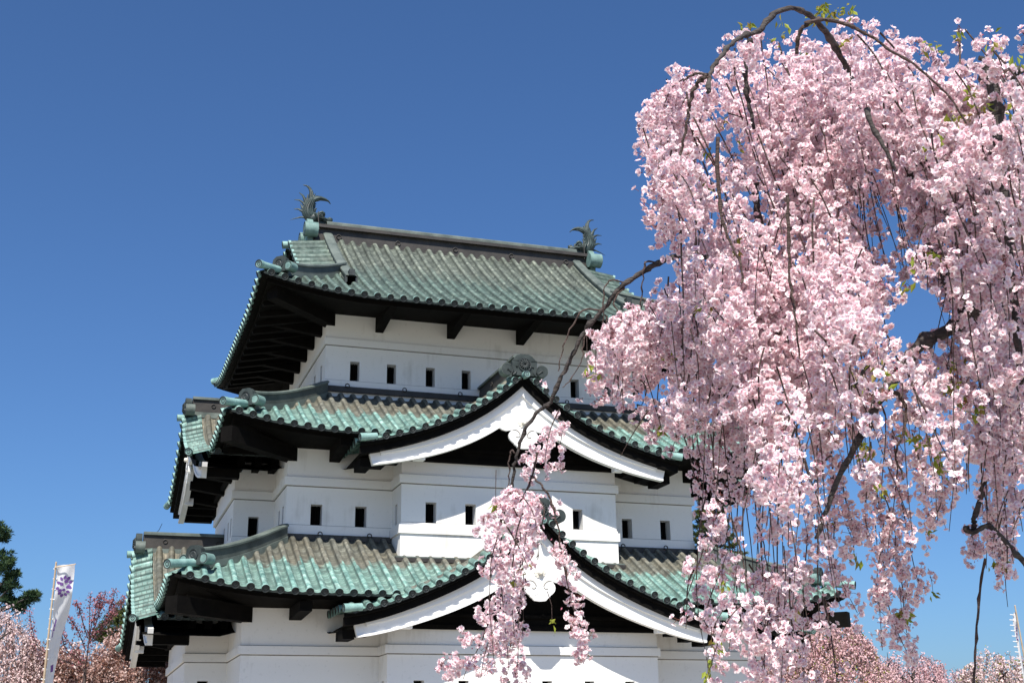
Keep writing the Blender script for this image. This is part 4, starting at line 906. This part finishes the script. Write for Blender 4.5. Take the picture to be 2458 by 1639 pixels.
# upright shoots
base = far_base(212, 35.5); root = empty('young_cherry_tree', base); tag(root, 'young cherry with upright reddish budding shoots beside the left banner', 'tree')
tb = MB(); cr = MB(); j0 = at(205, 1600, 35.5); rg = np.random.default_rng(5)
tb.tube(spline([base-np.array([0, 0, .2]), (base+j0)/2, j0], 4), np.linspace(.07, .04, 9), 8)
SH = [((205, 1600), (213, 1540), (215, 1470), (217, 1425)), ((213, 1540), (232, 1490), (245, 1450), (253, 1422)), ((213, 1545), (245, 1500), (268, 1450), (277, 1412)), ((222, 1540), (255, 1500), (280, 1460), (297, 1432)), ((210, 1530), (198, 1490), (190, 1460), (184, 1445)), ((205, 1560), (190, 1520), (176, 1495), (163, 1480)),
      ((215, 1530), (222, 1490), (238, 1460), (240, 1448)), ((205, 1590), (160, 1560), (148, 1520), (145, 1500)), ((195, 1600), (100, 1560), (78, 1510), (70, 1463)), ((198, 1590), (180, 1560), (150, 1520), (140, 1495)), ((230, 1520), (262, 1480), (270, 1462), (262, 1440)), ((225, 1500), (230, 1460), (235, 1440), (243, 1430))]
for q in SH:
    P = spline([at(x, y, 35.5+rg.normal(0, .15)) for x, y in q], 8); tb.tube(P, np.linspace(.018, .006, len(P)), 5, caps=False)
    n = 190; i = (rg.beta(1.4, 1.0, n)*(len(P)-1)).astype(int); X = P[i]+rg.normal(0, .055, (n, 3)); flecks(cr, X, .032)
tb.build('trunk', M['twig'], root).location = -base; cr.build('crown', M['shootleaf'], root).location = -base
def needle_tree(name, label, base, top, trunkr, pads, mat, seed, needle, per):
    """pine or fir: trunk, boughs and needle tufts"""
    root = empty(name, base); tag(root, label, 'tree'); rg = np.random.default_rng(seed); tb = MB(); cr = MB()
    tr = spline([base-np.array([0, 0, .3]), base+(top-base)*.5+np.array([.15, 0, 0]), top], 8); tb.tube(tr, np.linspace(trunkr, .03, len(tr)), 10)
    for c, rx, rz in pads:
        f = np.clip((c[2]-base[2])/(top[2]-base[2])-.06, .1, .97); s = tr[int(f*(len(tr)-1))]; P = spline([s, (s+c)/2+np.array([0, 0, -.05]), c], 4); tb.tube(P, np.linspace(trunkr*.3, .015, len(P)), 6, caps=False)
        m = per; g_ = rg.normal(0, 1, (m, 3))*np.array([rx, rx, rz])*.55+c
        for q in g_:
            n = 34; d = unit(rg.normal(0, 1, (n, 3))+np.array([0, 0, .9])); pos = q+d*needle*.5
            E_ = unit(np.cross(d, rg.normal(0, 1, (n, 3)))); L_ = needle*rg.uniform(.7, 1.2, (n, 1)); w_ = needle*.085
            V = np.stack([q+d*.02-E_*w_*.5, q+d*L_*.6-E_*w_, q+d*L_, q+d*L_*.6+E_*w_], 1); uv = np.zeros((n, 4, 2)); uv[:, :, 0] = np.clip(rg.normal(.45, .2, n)+.3*d[:, 2], 0, 1)[:, None]
            cr.add(V.reshape(-1, 3), np.arange(n)[:, None]*4+np.array([[0, 1, 2, 3]]), 0, uv)
    tb.build('trunk', M['bark'], root).location = -base; cr.build('crown', mat, root).location = -base
D = 44; b_ = far_base(-70, D); tp = at(-40, 1225, D)
pads = [(at(x, y, D+o), rx, rz) for x, y, o, rx, rz in [(2, 1275, 0, .16, .2), (6, 1292, .2, .12, .12), (10, 1340, .1, .25, .16), (5, 1365, -.3, .3, .18), (22, 1352, 0, .16, .12), (25, 1390, 0, .25, .14), (35, 1378, .2, .13, .13), (12, 1412, .3, .3, .14), (25, 1408, -.2, .16, .1), (15, 1440, 0, .25, .14), (30, 1445, .1, .2, .1), (45, 1452, 0, .2, .1), (58, 1446, .1, .18, .09), (70, 1438, 0, .16, .09), (80, 1428, -.1, .13, .10), (50, 1462, 0, .16, .06), (-30, 1290, 0, .5, .3), (-50, 1350, 0, .8, .4), (-40, 1430, .4, .7, .35), (-110, 1400, 0, .9, .4)]]
needle_tree('pine_tree', 'dark green pine at the left edge reaching a bough to the right', b_, tp, .2, pads, M['pine'], 3, .20, 15)
D = 54; b_ = far_base(285, D); tp = at(290, 1440, D)
pads = [(at(x, y, D+o), rx, rz) for x, y, o, rx, rz in [(290, 1468, 0, .45, .3), (275, 1490, .2, .5, .25), (300, 1495, -.2, .5, .3), (255, 1515, 0, .45, .2), (285, 1520, .3, .6, .3), (305, 1530, .3, .6, .3), (262, 1540, 0, .5, .2), (245, 1528, 0, .3, .15), (320, 1480, 0, .5, .4), (340, 1520, 0, .6, .4)]]
needle_tree('pine_tree', 'small yellow green pine peeping out behind the left castle corner', b_, tp, .16, pads, M['fir'], 4, .17, 34)
D = 50; b_ = far_base(1705, D); tp = at(1705, 1165, D); pads = []
for i, y in enumerate(np.linspace(1172, 1420, 26)):
    w_ = .28+(y-1165)*.0062
    for q in range(5): a = i*1.3+q*1.2566; c = at(1705, y, D)+np.array([math.cos(a)*w_*rng.uniform(.4, 1), math.sin(a)*w_*rng.uniform(.4, 1), rng.normal(0, .05)-.1*w_]); pads.append((c, .10+.12*w_, .05))
needle_tree('fir_tree', 'dark tiered fir rising behind the right end of the castle', b_, tp, .16, pads, M['fir'], 6, .14, 9)
# ---------------------------------------------------------------- festival banners
def cloth_mat():
    g = NG('white_banner_cloth'); n1 = g.noise(3, 4); g.l(g.ramp(n1, [(.3, (.80, .80, .82)), (.7, (.86, .86, .87))]), g.b.inputs['Base Color']); g.b.inputs['Roughness'].default_value = .85
    tr = g.n('ShaderNodeBsdfTranslucent'); tr.inputs[0].default_value = (.85, .85, .86, 1); mx = g.n('ShaderNodeMixShader'); mx.inputs[0].default_value = .3
    g.l(g.b.outputs[0], mx.inputs[1]); g.l(tr.outputs[0], mx.inputs[2]); g.l(mx.outputs[0], g.t.nodes['Material Output'].inputs[0]); return g.mat
M['cloth'] = cloth_mat(); M['crest'] = simple('purple_print', (.13, .055, .24), (.19, .085, .32)); M['bamboo'] = simple('bamboo_pole', (.50, .36, .23), (.68, .54, .38), 8)
def banner(label, D, pole_px, cloth_px, bar_px, crest, strokes):
    """cloth_px: rows (y, left x, right x); the cloth keeps one width and turns edge-on where it looks narrow"""
    top = at(*pole_px[0], D); bot = at(*pole_px[1], D); e = (GZ-top[2])/(bot[2]-top[2]); foot = top+(bot-top)*e
    root = empty('banner', foot); tag(root, label, 'banner'); k = lambda b, n, m_: setattr(b.build(n, m_, root), 'location', -foot)
    pb = MB(); pts = np.linspace(foot, top, 40); pb.tube(pts, np.linspace(.030, .017, 40), 10); 
    if bar_px: pb.tube([at(*bar_px[0], D-.02), at(*bar_px[1], D-.02)], .010, 7)
    k(pb, 'pole', M['bamboo'])
    cp = np.array(cloth_px, float); ys = np.linspace(cp[0, 0], cp[-1, 0], 60); xl = np.interp(ys, cp[:, 0], cp[:, 1]); xr = np.interp(ys, cp[:, 0], cp[:, 2])
    W0 = (cp[:, 2]-cp[:, 1]).max()*D/FPX*1.02; rows = []
    for y, a, b in zip(ys, xl, xr):
        w_ = (b-a)*D/FPX; ph = math.acos(min(1, w_/W0)); u = np.linspace(0, 1, 9); p = at(a, y, D)
        rows.append([p+RT*(w_*q)+FW*(W0*math.sin(ph)*q*.9+.02*math.sin(q*7+y*.06)) for q in u])
    G = np.array(rows); tail = [G[-1]+(foot-top)/np.linalg.norm(foot-top)*q for q in (.4, .8, 1.2)]
    G2 = np.concatenate([G, np.array(tail)]); cb = MB(); cb.grid(G2, 0); cb.grid(G2+FW*.004, 0)
    for i in range(2, 60, 5): cb.tube([G[i, 0]+RT*.02-FW*.01, G[i, 0]-RT*.07+FW*.03], .012, 5)
    k(cb, 'cloth', M['cloth'])
    def on(u, v):
        i = np.clip(v*59, 0, 58.99); j = np.clip(u*8, 0, 7.99); a, b = int(i), int(j); f, h = i-a, j-b
        return (G[a, b]*(1-f)*(1-h)+G[a+1, b]*f*(1-h)+G[a, b+1]*(1-f)*h+G[a+1, b+1]*f*h)-FW*.006
    cr = MB(); vy = lambda y: (y-cp[0, 0])/(cp[-1, 0]-cp[0, 0])
    for cu, cv, L, w_, ang in crest: 
        o = [(0, 0), (.3, .5), (.65, .42), (1, 0), (.65, -.42), (.3, -.5)]; ca, sa = math.cos(ang), math.sin(ang)
        L, w_ = L*1.2, w_*1.3; pts = [on(cu+(x*L*ca-y*w_*sa), vy(cv+36*(x*L*sa+y*w_*ca))) for x, y in o]; cr.add(pts, np.arange(6))
    for u0, v0, u1, v1, t in strokes:
        p = [on(u0-t, vy(v0)), on(u0+t, vy(v0)), on(u1+t, vy(v1)), on(u1-t, vy(v1))]; cr.add(p, [0, 1, 2, 3])
    k(cr, 'crest', M['crest'])
CR = []
for i, (x, y, L, w_, a) in enumerate([(.50, 1391, .26, .14, -1.35), (.62, 1393, .26, .15, -.9), (.40, 1393, .24, .13, -2.1), (.72, 1400, .22, .15, -.5), (.30, 1400, .24, .14, -2.7), (.53, 1400, .26, .16, -1.0), (.44, 1405, .24, .16, -2.2), (.72, 1410, .2, .14, .2), (.26, 1410, .22, .15, 2.9), (.58, 1411, .26, .16, -.4), (.42, 1415, .24, .16, 2.8),
                                 (.60, 1419, .24, .15, .4), (.34, 1420, .2, .15, 2.2), (.52, 1424, .22, .14, .9), (.42, 1425, .22, .14, 1.8), (.48, 1412, .18, .14, 1.5), (.66, 1404, .16, .12, .5)]): CR.append((x, y, L, w_, a))
banner('white festival banner with a round purple leaf crest on a bamboo pole', 24, [(135, 1348), (104, 1645)], [(1356, 137, 174), (1380, 135, 173.5), (1420, 132, 172), (1440, 130, 167), (1470, 126, 158), (1500, 123, 148), (1530, 120, 138), (1580, 114, 126), (1620, 108, 119), (1639, 105, 116)],
       [(131, 1361), (182, 1353)], CR, [(.30, 1487, .26, 1500, .05), (.26, 1500, .24, 1515, .07), (.22, 1516, .2, 1530, .03), (.6, 1600, .66, 1618, .12)])
banner('narrow white banner furled by the wind at the right edge', 30, [(2436, 1452), (2472, 1650)], [(1470, 2433.5, 2442), (1490, 2432, 2444), (1520, 2436, 2446), (1550, 2441, 2450), (1580, 2448, 2456), (1620, 2455, 2464)],
       None, [], [(.55, 1498+7*q, .55+.08*((q % 2)*2-1), 1502+7*q, .22) for q in range(6)])
# ---------------------------------------------------------------- ground
g = MB(); g.grid(np.array([[(x, y, GZ) for y in (-200, -60, 60, 3000)] for x in (-2500, -100, 100, 2500)]), smooth=False)
gg = NG('lawn_and_gravel'); n1 = gg.noise(.25, 6); n2 = gg.noise(9, 5)
go_ = g.build('ground', gg.fin(gg.mix(n2, gg.ramp(n1, [(.4, (.34, .31, .26)), (.6, (.26, .24, .20))]), (.28, .255, .21)), .95, n2, .4, .05)); tag(go_, kind='structure')
